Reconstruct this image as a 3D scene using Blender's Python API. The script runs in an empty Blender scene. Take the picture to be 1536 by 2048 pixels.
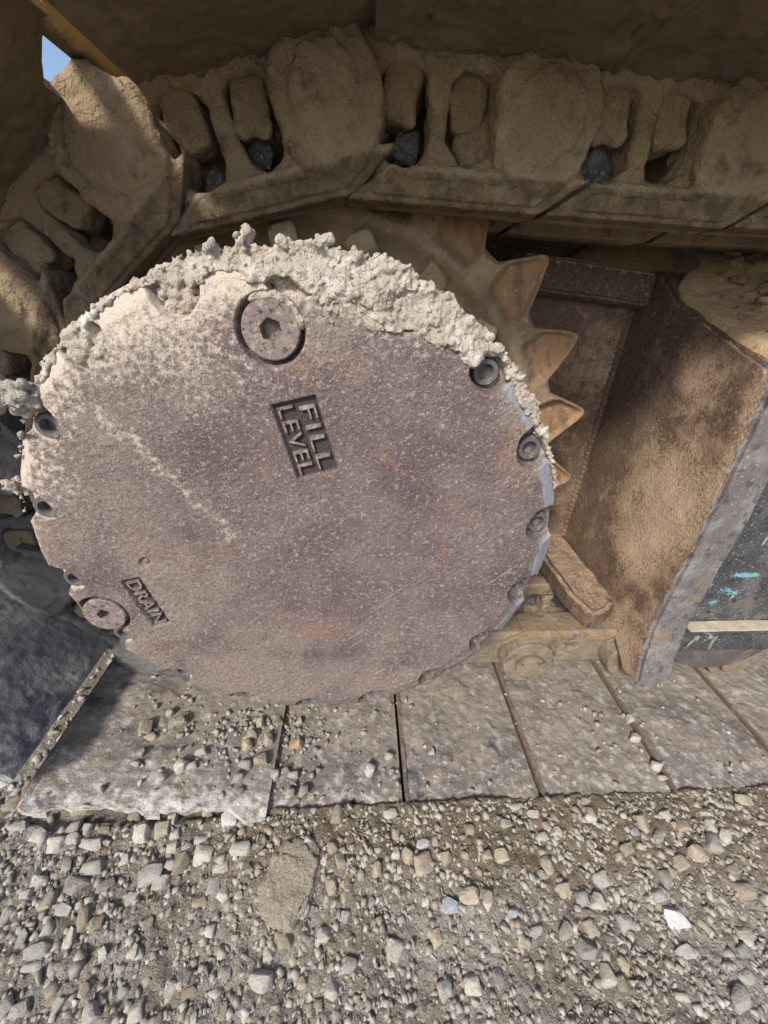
import bpy, bmesh, math, random
import numpy as np
from mathutils import Matrix, Vector

# ------------------------------------------------------------------ scene, camera, light
scene = bpy.context.scene
COL = scene.collection
FPX, VX, VY, CAM_H = 769.0, 720.0, 590.0, 0.70      # focal length and vanishing point of +Y in photo pixels


def cam_axes():
    y = np.array([(VX - 768) / FPX, -(VY - 1024) / FPX, 1.0]); y /= np.linalg.norm(y)
    x = np.cross([0, 1, 0], y); x /= np.linalg.norm(x)
    z = np.cross(y, x)
    return np.array([x, y, z])


CR = cam_axes()
cd = bpy.data.cameras.new('camera')
cam = bpy.data.objects.new('camera', cd)
COL.objects.link(cam)
cd.sensor_fit = 'HORIZONTAL'
cd.sensor_width = 36.0
cd.lens = 36.0 * FPX / 1536.0
cd.clip_start = 0.01
cd.clip_end = 500
right, up, fwd = CR[:, 0], CR[:, 1], CR[:, 2]
cam.matrix_world = Matrix(((right[0], up[0], -fwd[0], 0), (right[1], up[1], -fwd[1], 0),
                           (right[2], up[2], -fwd[2], CAM_H), (0, 0, 0, 1)))
scene.camera = cam

SUN_EL, SUN_AZ = math.radians(40), math.radians(32)   # azimuth measured to the left of straight behind the camera
to_sun = Vector((-math.sin(SUN_AZ) * math.cos(SUN_EL), -math.cos(SUN_AZ) * math.cos(SUN_EL), math.sin(SUN_EL)))
world = bpy.data.worlds.new('World')
scene.world = world
world.use_nodes = True
wn = world.node_tree
sky = wn.nodes.new('ShaderNodeTexSky')
sky.sky_type = 'NISHITA'
sky.sun_disc = False
sky.sun_elevation = SUN_EL
sky.sun_rotation = math.atan2(to_sun.x, to_sun.y)
sky.dust_density = 2.0
sky.air_density = 0.9
wn.links.new(sky.outputs['Color'], wn.nodes['Background'].inputs['Color'])
wn.nodes['Background'].inputs['Strength'].default_value = 0.13
sd = bpy.data.lights.new('sun', 'SUN')
sd.energy = 2.7
sd.angle = math.radians(8.0)
sd.color = (1.0, 0.935, 0.84)
sun = bpy.data.objects.new('sun', sd)
COL.objects.link(sun)
sun.rotation_euler = (-to_sun).to_track_quat('-Z', 'Y').to_euler()
scene.view_settings.view_transform = 'Standard'
scene.view_settings.look = 'None'
scene.view_settings.gamma = 1.0
scene.view_settings.use_curve_mapping = False
scene.view_settings.exposure = 0.66

random.seed(7)
RNG = np.random.default_rng(11)

# ------------------------------------------------------------------ numpy helpers


def _h(ix, iy, iz, seed):
    n = (ix * 374761393 + iy * 668265263 + iz * 2147483647 + seed * 974634777) & 0xFFFFFFFF
    n = ((n ^ (n >> 13)) * 1274126177) & 0xFFFFFFFF
    n = n ^ (n >> 16)
    return (n & 0xFFFF).astype(np.float32) / 32767.5 - 1.0


def vnoise(x, y, z=0.0, seed=0):
    x = np.asarray(x, np.float64); y = np.asarray(y, np.float64); z = np.asarray(z, np.float64) + x * 0
    xi, yi, zi = np.floor(x).astype(np.int64), np.floor(y).astype(np.int64), np.floor(z).astype(np.int64)
    fx, fy, fz = x - xi, y - yi, z - zi
    fx, fy, fz = [(f * f * (3 - 2 * f)).astype(np.float32) for f in (fx, fy, fz)]

    def c(a, b, d): return _h(xi + a, yi + b, zi + d, seed)
    x00 = c(0, 0, 0) * (1 - fx) + c(1, 0, 0) * fx
    x10 = c(0, 1, 0) * (1 - fx) + c(1, 1, 0) * fx
    x01 = c(0, 0, 1) * (1 - fx) + c(1, 0, 1) * fx
    x11 = c(0, 1, 1) * (1 - fx) + c(1, 1, 1) * fx
    return (x00 * (1 - fy) + x10 * fy) * (1 - fz) + (x01 * (1 - fy) + x11 * fy) * fz


def fbm(x, y, z=0.0, f=10.0, o=4, seed=0, gain=0.5):
    s, a, t = 0, 1.0, 0
    for k in range(o):
        s = s + a * vnoise(x * f, y * f, np.asarray(z) * f, seed + k * 13)
        t += a; a *= gain; f *= 2.03
    return s / t


def sst(a, b, x):
    t = np.clip((x - a) / (b - a), 0, 1)
    return t * t * (3 - 2 * t)


def smin(a, b, k):
    h = np.clip(0.5 + 0.5 * (b - a) / k, 0, 1)
    return b * (1 - h) + a * h - k * h * (1 - h)


def smax(a, b, k): return -smin(-a, -b, k)


def box2(x, y, cx, cy, hx, hy, r=0.0):
    qx, qy = np.abs(x - cx) - hx + r, np.abs(y - cy) - hy + r
    return np.hypot(np.maximum(qx, 0), np.maximum(qy, 0)) + np.minimum(np.maximum(qx, qy), 0) - r


def slab(v, a, b): return np.abs(v - (a + b) / 2) - (b - a) / 2


def surface_nets(F, org, step):
    """numpy surface nets: F<0 inside; returns verts, quads"""
    F = np.pad(F.astype(np.float32), 1, constant_values=1.0)
    org = np.asarray(org, float) - step
    neg = F < 0
    nx, ny, nz = F.shape
    cs = (nx - 1, ny - 1, nz - 1)
    cnt = np.zeros(cs, np.int8)
    for a in (0, 1):
        for b in (0, 1):
            for c in (0, 1):
                cnt += neg[a:a + cs[0], b:b + cs[1], c:c + cs[2]]
    act = (cnt > 0) & (cnt < 8)
    I = np.argwhere(act)
    idx = -np.ones(cs, np.int64); idx[act] = np.arange(len(I))
    P = np.zeros((len(I), 3)); W = np.zeros(len(I))
    for ax in range(3):
        o = [k for k in range(3) if k != ax]
        for a in (0, 1):
            for b in (0, 1):
                p0 = I.copy(); p0[:, o[0]] += a; p0[:, o[1]] += b
                p1 = p0.copy(); p1[:, ax] += 1
                f0 = F[p0[:, 0], p0[:, 1], p0[:, 2]]; f1 = F[p1[:, 0], p1[:, 1], p1[:, 2]]
                m = (f0 < 0) != (f1 < 0)
                t = np.zeros(len(I)); t[m] = f0[m] / (f0[m] - f1[m])
                q = p0.astype(float); q[:, ax] += t
                P[m] += q[m]; W[m] += 1
    V = P / W[:, None] * step + org
    quads = []
    for ax in range(3):
        o1, o2 = (ax + 1) % 3, (ax + 2) % 3
        s0 = [slice(None)] * 3; s1 = [slice(None)] * 3
        s0[ax] = slice(0, -1); s1[ax] = slice(1, None)
        A, B = neg[tuple(s0)], neg[tuple(s1)]
        E = np.argwhere(A != B)
        inside_first = A[E[:, 0], E[:, 1], E[:, 2]]

        def cell(d1, d2):
            c = E.copy(); c[:, o1] += d1; c[:, o2] += d2
            return idx[c[:, 0], c[:, 1], c[:, 2]]
        q = np.stack([cell(-1, -1), cell(0, -1), cell(0, 0), cell(-1, 0)], 1)
        q[~inside_first] = q[~inside_first][:, ::-1]
        quads.append(q)
    return V, np.concatenate(quads)


def grid3(lo, hi, step):
    ax = [np.arange(lo[k], hi[k] + step, step) for k in range(3)]
    return np.meshgrid(*ax, indexing='ij')


# ------------------------------------------------------------------ object helpers
def mesh(name, V, Fs, m, smooth=True, attrs=None):
    me = bpy.data.meshes.new(name)
    V = np.asarray(V, np.float32)
    if isinstance(Fs, np.ndarray):
        n, k = Fs.shape
        me.vertices.add(len(V)); me.vertices.foreach_set('co', V.ravel())
        me.loops.add(n * k); me.loops.foreach_set('vertex_index', Fs.astype(np.int32).ravel())
        me.polygons.add(n)
        me.polygons.foreach_set('loop_start', np.arange(0, n * k, k, dtype=np.int32))
        me.update(calc_edges=True); me.validate()
    else:
        me.from_pydata([tuple(v) for v in V], [], Fs)
    if attrs:
        for kx, val in attrs.items():
            a = me.attributes.new(kx, 'FLOAT', 'POINT')
            a.data.foreach_set('value', np.asarray(val, np.float32))
    if smooth: me.polygons.foreach_set('use_smooth', np.ones(len(me.polygons), bool))
    if m: me.materials.append(m)
    me.update()
    return me


def obj(name, me, parent=None, mw=None, label=None, cat=None, group=None, kind=None):
    o = bpy.data.objects.new(name, me)
    COL.objects.link(o)
    if parent: o.parent = parent
    if mw is not None: o.matrix_local = mw
    if label: o['label'] = label
    if cat: o['category'] = cat
    if group: o['group'] = group
    if kind: o['kind'] = kind
    return o


def bm_mesh(name, bm, m, smooth=False, angle=None):
    me = bpy.data.meshes.new(name)
    bmesh.ops.recalc_face_normals(bm, faces=bm.faces)
    bm.to_mesh(me); bm.free()
    if m: me.materials.append(m)
    if smooth: me.polygons.foreach_set('use_smooth', np.ones(len(me.polygons), bool))
    if angle is not None:
        me.polygons.foreach_set('use_smooth', np.ones(len(me.polygons), bool))
        me.set_sharp_from_angle(angle=math.radians(angle))
    return me


def px_dir(px, py): return CR @ np.array([(px - 768) / FPX, -(py - 1024) / FPX, 1.0])


def at_z(px, py, z):
    d = px_dir(px, py)
    return d * ((z - CAM_H) / d[2]) + np.array([0, 0, CAM_H])


# ------------------------------------------------------------------ materials
def material(name, base, layers=(), rough=0.85, bumps=(), rnd=False, metallic=0.0, var=0.0):
    """layers: (colour, mask) painted over base in order.  mask: ('n',scale,lo,hi[,stretch]) noise,
    ('v',scale,lo,hi) voronoi distance, ('a',attr,lo,hi,noise_scale,noise_amount) attribute + noise"""
    m = bpy.data.materials.new(name); m.use_nodes = True
    nt = m.node_tree; N = nt.nodes; L = nt.links
    b = N['Principled BSDF']
    tc = N.new('ShaderNodeTexCoord'); vec = tc.outputs['Object']
    if rnd:
        oi = N.new('ShaderNodeObjectInfo')
        mu = N.new('ShaderNodeMath'); mu.operation = 'MULTIPLY'; mu.inputs[1].default_value = 37.0
        L.new(oi.outputs['Random'], mu.inputs[0])
        ad = N.new('ShaderNodeVectorMath'); ad.operation = 'ADD'
        L.new(vec, ad.inputs[0]); L.new(mu.outputs[0], ad.inputs[1]); vec = ad.outputs[0]

    def noise(scale, detail=5.0, rgh=0.6, stretch=None, seed=0.0):
        v = vec
        mp = N.new('ShaderNodeMapping'); L.new(v, mp.inputs['Vector'])
        mp.inputs['Location'].default_value = (seed * 3.1, seed * 1.7, seed * 5.3)
        if stretch: mp.inputs['Scale'].default_value = stretch[:3]
        if stretch and len(stretch) > 3:
            rt_ = N.new('ShaderNodeMapping'); rt_.inputs['Rotation'].default_value = (0, stretch[3], 0)
            L.new(v, rt_.inputs['Vector']); L.new(rt_.outputs[0], mp.inputs['Vector'])
        n = N.new('ShaderNodeTexNoise'); n.inputs['Scale'].default_value = scale
        n.inputs['Detail'].default_value = detail; n.inputs['Roughness'].default_value = rgh
        L.new(mp.outputs[0], n.inputs['Vector'])
        return n.outputs['Fac']

    def rng(v, lo, hi):
        r = N.new('ShaderNodeMapRange'); r.interpolation_type = 'SMOOTHSTEP'
        r.inputs['From Min'].default_value = lo; r.inputs['From Max'].default_value = hi
        L.new(v, r.inputs['Value'])
        return r.outputs['Result']
    c0 = N.new('ShaderNodeRGB'); c0.outputs[0].default_value = (*base, 1)
    col = c0.outputs[0]
    for i, (cc, mk) in enumerate(layers):
        if mk[0] == 'n':
            f = rng(noise(mk[1], 6.0, 0.62, mk[4] if len(mk) > 4 else None, i + 1.0), mk[2], mk[3])
        elif mk[0] == 'v':
            vo = N.new('ShaderNodeTexVoronoi'); vo.inputs['Scale'].default_value = mk[1]
            L.new(vec, vo.inputs['Vector']); f = rng(vo.outputs['Distance'], mk[2], mk[3])
        else:
            at = N.new('ShaderNodeAttribute'); at.attribute_name = mk[1]
            f = at.outputs['Fac']
            if len(mk) > 4:
                n = noise(mk[4], 6.0, 0.65, None, i + 3.0)
                s = N.new('ShaderNodeMath'); s.operation = 'SUBTRACT'; s.inputs[1].default_value = 0.5; L.new(n, s.inputs[0])
                a = N.new('ShaderNodeMath'); a.operation = 'MULTIPLY_ADD'; a.inputs[1].default_value = mk[5]
                L.new(s.outputs[0], a.inputs[0]); L.new(f, a.inputs[2]); f = a.outputs[0]
            f = rng(f, mk[2], mk[3])
        mx = N.new('ShaderNodeMix'); mx.data_type = 'RGBA'
        L.new(f, mx.inputs['Factor']); L.new(col, mx.inputs[6]); mx.inputs[7].default_value = (*cc, 1)
        col = mx.outputs[2]
    if var:
        oi2 = N.new('ShaderNodeObjectInfo'); hs = N.new('ShaderNodeHueSaturation')
        mr = N.new('ShaderNodeMapRange'); mr.inputs['To Min'].default_value = 1 - var; mr.inputs['To Max'].default_value = 1 + var
        L.new(oi2.outputs['Random'], mr.inputs['Value']); L.new(mr.outputs['Result'], hs.inputs['Value'])
        L.new(col, hs.inputs['Color']); col = hs.outputs['Color']
    L.new(col, b.inputs['Base Color'])
    b.inputs['Roughness'].default_value = rough
    b.inputs['Metallic'].default_value = metallic
    b.inputs['Specular IOR Level'].default_value = 0.3
    prev = None
    for i, (sc, dist) in enumerate(bumps):
        bp = N.new('ShaderNodeBump'); bp.inputs['Strength'].default_value = 1.0
        bp.inputs['Distance'].default_value = dist
        L.new(noise(sc, 4.0, 0.6, None, 9.0 + i), bp.inputs['Height'])
        if prev: L.new(prev, bp.inputs['Normal'])
        prev = bp.outputs['Normal']
    if prev: L.new(prev, b.inputs['Normal'])
    return m


MAT = {}
MAT['cover'] = material('cover_steel', (0.138, 0.100, 0.096), [
    ((0.172, 0.131, 0.121), ('n', 26, .42, .62)),
    ((0.222, 0.177, 0.150), ('a', 'film_shadow', .30, .95, 40, 1.2)),  # pale film; its gap paints a cast shadow into the colour
    ((0.105, 0.077, 0.077), ('n', 11, .48, .70)),
    ((0.265, 0.165, 0.105), ('n', 9, .54, .78)),
    ((0.31, 0.27, 0.24), ('n', 190, .53, .70)),
    ((0.088, 0.070, 0.070), ('n', 300, .52, .67)),
    ((0.42, 0.385, 0.355), ('n', 560, .58, .70)),
    ((0.30, 0.26, 0.235), ('n', 120, .61, .74, (.10, 1, 1.0, .75))),
    ((0.105, 0.08, 0.078), ('n', 110, .62, .74, (.08, 1, 1.0, -.45))),
    ((0.30, 0.26, 0.235), ('n', 130, .63, .75, (.09, 1, 1.0, 1.25))),
    ((0.30, 0.155, 0.08), ('a', 'rust', .3, 1.0, 110, 1.6)),
    ((0.50, 0.435, 0.36), ('a', 'dust', .30, .90, 170, 2.0)),
    ((0.27, 0.27, 0.29), ('a', 'edge', .35, .9, 90, 1.5)),
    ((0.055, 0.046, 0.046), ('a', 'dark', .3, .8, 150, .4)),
], 0.75, [(620, .0012), (230, .0020)])
MAT['plug'] = material('plug_steel', (0.185, 0.146, 0.132), [((0.33, 0.28, 0.235), ('n', 120, .46, .68)), ((0.25, 0.14, 0.085), ('n', 60, .56, .75)),
                       ((0.055, .045, .047), ('n', 260, .54, .66))], 0.7, [(420, .001), (120, .001)])
MAT['bolt'] = material('bolt_steel', (0.10, 0.095, 0.1), [((0.3, 0.26, 0.22), ('n', 120, .5, .68))], 0.55, [(300, .0008)])
MAT['crust'] = material('dried_crust', (0.42, 0.365, 0.30), [((0.54, 0.495, 0.43), ('n', 70, .45, .64)), ((0.27, 0.235, 0.20), ('n', 130, .54, .70)), ((0.68, 0.66, 0.62), ('n', 28, .56, .70)),
                        ((0.34, 0.20, 0.11), ('n', 45, .60, .75)), ((0.37, 0.345, 0.30), ('a', 'grey', .3, .8, 80, .6))], 0.95, [(500, .0025), (180, .003)])
MAT['mud'] = material('caked_mud', (0.35, 0.265, 0.170), [((0.44, 0.35, 0.24), ('n', 18, .45, .65)), ((0.17, 0.122, 0.075), ('n', 30, .54, .74)),
                      ((0.36, 0.29, 0.205), ('n', 160, .56, .7)), ((0.135, 0.10, 0.068), ('a', 'worn', .4, 1.0, 60, 1.4)),
                      ((0.29, 0.20, 0.10), ('a', 'worn', .7, 1.2, 45, 1.8))], 0.92, [(420, .003), (130, .005), (40, .004)], rnd=True)
MAT['mudshade'] = material('shaded_mud', (0.15, 0.145, 0.14), [((0.21, 0.20, 0.185), ('n', 18, .45, .65)), ((0.075, 0.07, 0.07), ('n', 40, .54, .72))], 0.92, [(420, .002), (130, .003)], rnd=True)  # darkened copy of the mud: shade on the left wrap put into colour
MAT['mudgrey'] = material('pale_mud', (0.205, 0.165, 0.12), [((0.27, 0.225, 0.17), ('n', 22, .45, .65)), ((0.10, 0.076, 0.055), ('n', 45, .52, .70)), ((0.27, 0.185, 0.10), ('a', 'worn', .6, 1.1, 45, 1.8))], 0.92, [(420, .002), (130, .003)], rnd=True)
MAT['orange'] = material('worn_sprocket', (0.20, 0.145, 0.09), [((0.29, 0.215, 0.135), ('n', 25, .45, .65)), ((0.11, 0.08, 0.055), ('n', 45, .56, .74)),
                         ((0.26, 0.150, 0.075), ('a', 'worn', .35, 1.05, 45, 1.8)), ((0.15, 0.095, 0.058), ('a', 'streak', .45, 1.1, 140, 1.4)), ((0.30, 0.245, 0.18), ('n', 120, .57, .7))], 0.7, [(300, .001), (90, .003)])
MAT['frame'] = material('rusty_frame', (0.115, 0.078, 0.055), [((0.165, 0.115, 0.08), ('n', 9, .46, .66)), ((0.33, 0.245, 0.165), ('n', 220, .56, .68)),
                        ((0.06, 0.042, 0.035), ('n', 150, .56, .66)), ((0.31, 0.225, 0.155), ('a', 'dust', .20, .80, 38, 1.8)), ((0.46, 0.345, 0.245), ('a', 'dust', .45, .95, 200, 1.8)), ((0.05, .036, .03), ('n', 260, .58, .68))], 0.85, [(300, .0012), (90, .0015)])  # dust layers also paint the sunlit patches of the end plate
MAT['cutedge'] = material('flame_cut_edge', (0.135, 0.125, 0.125), [((0.225, 0.218, 0.22), ('n', 22, .46, .66)), ((0.08, 0.072, 0.072), ('n', 60, .50, .66)), ((0.19, 0.14, 0.10), ('n', 26, .52, .70)),
                          ((0.33, 0.31, 0.285), ('n', 260, .56, .70))], 0.65, [(300, .001), (70, .0015)])
MAT['sidewall'] = material('dark_side', (0.050, 0.054, 0.060), [((0.125, 0.118, 0.108), ('n', 14, .46, .66)), ((0.03, 0.032, 0.037), ('n', 50, .54, .66)), ((0.25, 0.235, 0.215), ('n', 240, .55, .68)), ((0.32, 0.30, 0.27), ('n', 60, .60, .70, (1, 1, .35))),
                           ((0.15, 0.36, 0.45), ('a', 'paint', .50, .75, 230, 2.4))], 0.7, [(260, .0012), (60, .001)])
MAT['shelf'] = material('dusty_shelf', (0.225, 0.18, 0.14), [((0.17, 0.13, 0.10), ('n', 25, .45, .65)), ((0.13, 0.09, 0.06), ('n', 60, .58, .72)), ((0.36, 0.31, 0.25), ('n', 240, .57, .7))], 0.92, [(400, .001), (120, .0015)])
MAT['roller'] = material('roller_steel', (0.10, 0.088, 0.085), [((0.17, 0.145, 0.125), ('n', 30, .48, .66)), ((0.05, .045, .045), ('n', 90, .55, .7))], 0.6, [(260, .001)])
MAT['dust'] = material('pale_dust', (0.42, 0.36, 0.28), [((0.50, 0.44, 0.35), ('n', 40, .45, .65)), ((0.30, 0.25, 0.2), ('n', 120, .6, .7))], 0.95, [(300, .0015)])
MAT['shoe'] = material('muddy_shoe', (0.225, 0.195, 0.162), [((0.150, 0.130, 0.112), ('n', 12, .46, .66)), ((0.34, 0.315, 0.285), ('n', 55, .50, .68)),
                       ((0.30, 0.24, 0.17), ('n', 22, .58, .72)), ((0.50, 0.475, 0.445), ('a', 'pale', .50, 1.05, 90, 2.4)),
                       ((0.17, 0.115, 0.08), ('a', 'rust', .4, .9, 80, 1.2)), ((0.10, 0.095, 0.10), ('n', 16, .60, .68))], 0.9, [(380, .0012), (110, .0022)], rnd=True)
MAT['shoebrown'] = material('brown_shoe', (0.165, 0.125, 0.085), [((0.22, 0.175, 0.12), ('n', 8, .45, .65)), ((0.10, 0.08, 0.06), ('n', 25, .56, .75)),
                            ((0.62, 0.47, 0.22), ('a', 'rust', .2, .6, 60, .8))], 0.92, [(300, .0012), (40, .004)], rnd=True)  # yellow layer paints sunlight on the curve shoe's leading edge, not rust
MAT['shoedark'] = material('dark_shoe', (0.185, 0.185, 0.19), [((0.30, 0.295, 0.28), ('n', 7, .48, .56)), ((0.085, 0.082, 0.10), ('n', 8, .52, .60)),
                           ((0.46, 0.45, 0.43), ('a', 'pale', .5, .9, 60, 1.2)), ((0.22, 0.16, 0.10), ('a', 'rust', .4, .8, 80, .8))], 0.85, [(300, .0010), (60, .0012)], rnd=True)
MAT['soil'] = material('tan_soil', (0.37, 0.265, 0.155), [((0.44, 0.335, 0.21), ('n', 20, .45, .65)), ((0.24, 0.165, 0.10), ('n', 60, .56, .72)),
                       ((0.52, 0.46, 0.37), ('n', 120, .6, .7))], 0.95, [(350, .002), (110, .003)])
MAT['ground'] = material('gravel_soil', (0.26, 0.227, 0.178), [((0.35, 0.322, 0.275), ('n', 7, .45, .62)), ((0.19, 0.15, 0.105), ('n', 90, .54, .72)),
                         ((0.36, 0.33, 0.28), ('n', 220, .57, .68)), ((0.225, 0.178, 0.125), ('a', 'brown', .3, 1.0, 30, 1.2))], 0.95, [(420, .005), (160, .007)])
def stone_mat(name, a, b, c, rough=.88, var=0.0, bump=1.0):
    return material(name, a, [(b, ('n', 1.3, .46, .66)), (c, ('n', 4.5, .54, .68)), (tuple(x * .55 for x in a), ('n', 9, .62, .74))], rough, [(3.0, .0016 * bump), (11, .0010 * bump)], True, var=var)


STONE = {
    'tan': stone_mat('stone_tan', (.345, .295, .22), (.27, .225, .16), (.44, .40, .33), var=.22),
    'grey': stone_mat('stone_grey', (.34, .325, .285), (.26, .245, .21), (.44, .425, .39), var=.2),
    'pale': stone_mat('stone_pale', (.44, .415, .36), (.37, .335, .275), (.55, .535, .50), var=.14),
    'white': stone_mat('stone_white', (.56, .525, .51), (.47, .43, .415), (.64, .62, .61)),
    'blue': stone_mat('stone_blue', (.30, .335, .36), (.46, .48, .50), (.18, .19, .21)),
    'orange': stone_mat('stone_orange', (.44, .31, .17), (.54, .43, .28), (.36, .25, .15)),
    'clod': stone_mat('clod_brown', (.285, .245, .19), (.225, .19, .145), (.36, .33, .275), .95, bump=2.5),
    'dark': stone_mat('stone_dark', (.10, .105, .115), (.20, .205, .215), (.40, .39, .40), .7, bump=2.5),
    'soil': stone_mat('soil_clod', (.37, .27, .16), (.29, .205, .12), (.47, .38, .26), .95, var=.12, bump=1.5),
}

# ------------------------------------------------------------------ layout (metres; X along the track, Y away from camera, Z up)
CX, CZ = -0.058, 0.4625            # axle
Y_COVER = 0.327
Y_LINK = 0.512                     # front of the link bosses
SHOE_Z = 0.025                     # inner face of the lower shoes

# ================================================================== GROUND


def axis(lo, hi, step, far):
    a = list(np.arange(lo, hi + step / 2, step))
    s, x = step, a[-1]
    while x < far:
        s *= 1.35; x += s; a.append(x)
    s, x = step, a[0]
    while x > -far:
        s *= 1.35; x -= s; a.insert(0, x)
    return np.array(a)


def ground_h(x, y):
    edge = sst(.05, .29, y)
    lift = 0.024 * sst(-.26, -.10, x) + 0.004
    h = edge * lift
    h = np.where(y > .2905, h * (1 - sst(.2905, .30, y)) - .004 * sst(.2905, .30, y), h)
    h = h + .008 * (1 - .6 * sst(.2, .27, y)) * fbm(x, y, f=6, o=2, seed=3) + .0045 * fbm(x, y, f=40, o=3, seed=5)
    return h * (1 - sst(1.5, 4, np.hypot(x, y)))


gx, gy = axis(-.80, 1.0, .0035, 80), axis(-.04, .42, .0035, 80)
GX, GY = np.meshgrid(gx, gy, indexing='ij')
GZ = ground_h(GX, GY) + (.0045 * fbm(GX, GY, f=120, o=2, seed=8) + .003 * np.abs(fbm(GX, GY, f=70, o=2, seed=18))) * (np.abs(GX) < 1.3) * (np.abs(GY) < .8)
ii = np.arange(GX.size).reshape(GX.shape)
gq = np.stack([ii[:-1, :-1], ii[1:, :-1], ii[1:, 1:], ii[:-1, 1:]], -1).reshape(-1, 4)
obj('ground', mesh('ground', np.stack([GX, GY, GZ], -1).reshape(-1, 3), gq, MAT['ground'], attrs={'brown': (.8 * sst(.13, .26, GY) * sst(-.38, -.15, GX) * (GY < .5) + .35 * sst(-.2, .3, GX)).ravel()}), kind='structure')


def hull_stone(seed, flat=.7, long=1.25, n=15, sub=1, rough=.05, block=.62):
    r = random.Random(seed)
    bm = bmesh.new()
    for _ in range(n):
        v = Vector((r.gauss(0, 1), r.gauss(0, 1), r.gauss(0, 1))).normalized()
        v = Vector([math.copysign(abs(c) ** block, c) for c in v]) * r.uniform(.8, 1.1)
        bm.verts.new((v.x * long, v.y, v.z * flat))
    bmesh.ops.convex_hull(bm, input=bm.verts)
    bmesh.ops.delete(bm, geom=[v for v in bm.verts if not v.link_faces], context='VERTS')
    if sub:
        bmesh.ops.bevel(bm, geom=list(bm.edges), offset=.13, segments=1, affect='EDGES', clamp_overlap=True)
        bmesh.ops.triangulate(bm, faces=bm.faces)
        if sub > 1: bmesh.ops.subdivide_edges(bm, edges=list(bm.edges), cuts=1)
        for v in bm.verts:
            p = v.co * 2.3
            v.co += v.co.normalized() * rough * float(vnoise(np.array([p.x + seed]), np.array([p.y]), np.array([p.z]), seed)[0])
    for ax in range(3):
        lo_, hi_ = min(v.co[ax] for v in bm.verts), max(v.co[ax] for v in bm.verts)
        for v in bm.verts: v.co[ax] = (v.co[ax] - lo_) / (hi_ - lo_) * 2 - 1
    return bm


STONE_ME = {}


def stone_mesh(cls, k):
    key = (cls, k)
    if key not in STONE_ME:
        clod = cls in ('clod', 'soil', 'dark')
        STONE_ME[key] = bm_mesh('stone_' + cls, hull_stone(100 + k * 7 + len(cls), random.uniform(.5, .8), random.uniform(1.05, 1.5), 22 if clod else 17 + k % 5, 2, .30 if clod else .07),
                                STONE[cls], angle=60 if clod else 38)
    return STONE_ME[key]


COLW = {'tan': 'tan', 'grey': 'dull grey', 'pale': 'pale cream'}


def stone_label(c, sx, sy, x, y):
    big, small = max(sx, sy), min(sx, sy)
    size = 'large' if big > .0165 else 'medium' if big > .010 else 'small'
    shape = 'elongated' if big / small > 1.55 else 'blocky'
    zone = 'close to the track shoes' if y > .225 else 'out on the open gravel'
    return f'{size} {shape} {COLW[c]} stone lying {zone}'


def place_stone(cls, x, y, z, sx, sy, sz, label, group, rz=None, tilt=.35, cat='stone', name='stone', sink=.36):
    me = stone_mesh(cls, random.randrange(7))
    ex = (random.uniform(-tilt, tilt), random.uniform(-tilt, tilt), random.uniform(0, 6.28) if rz is None else rz)
    m = Matrix.Translation((x, y, z + sz * (1 - 2 * sink) * .75)) @ Matrix.Rotation(ex[2], 4, 'Z') @ Matrix.Rotation(ex[0], 4, 'X') @ Matrix.Diagonal((sx, sy, sz * 1.4, 1))
    return obj(name, me, None, m, label, cat, group)


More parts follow.
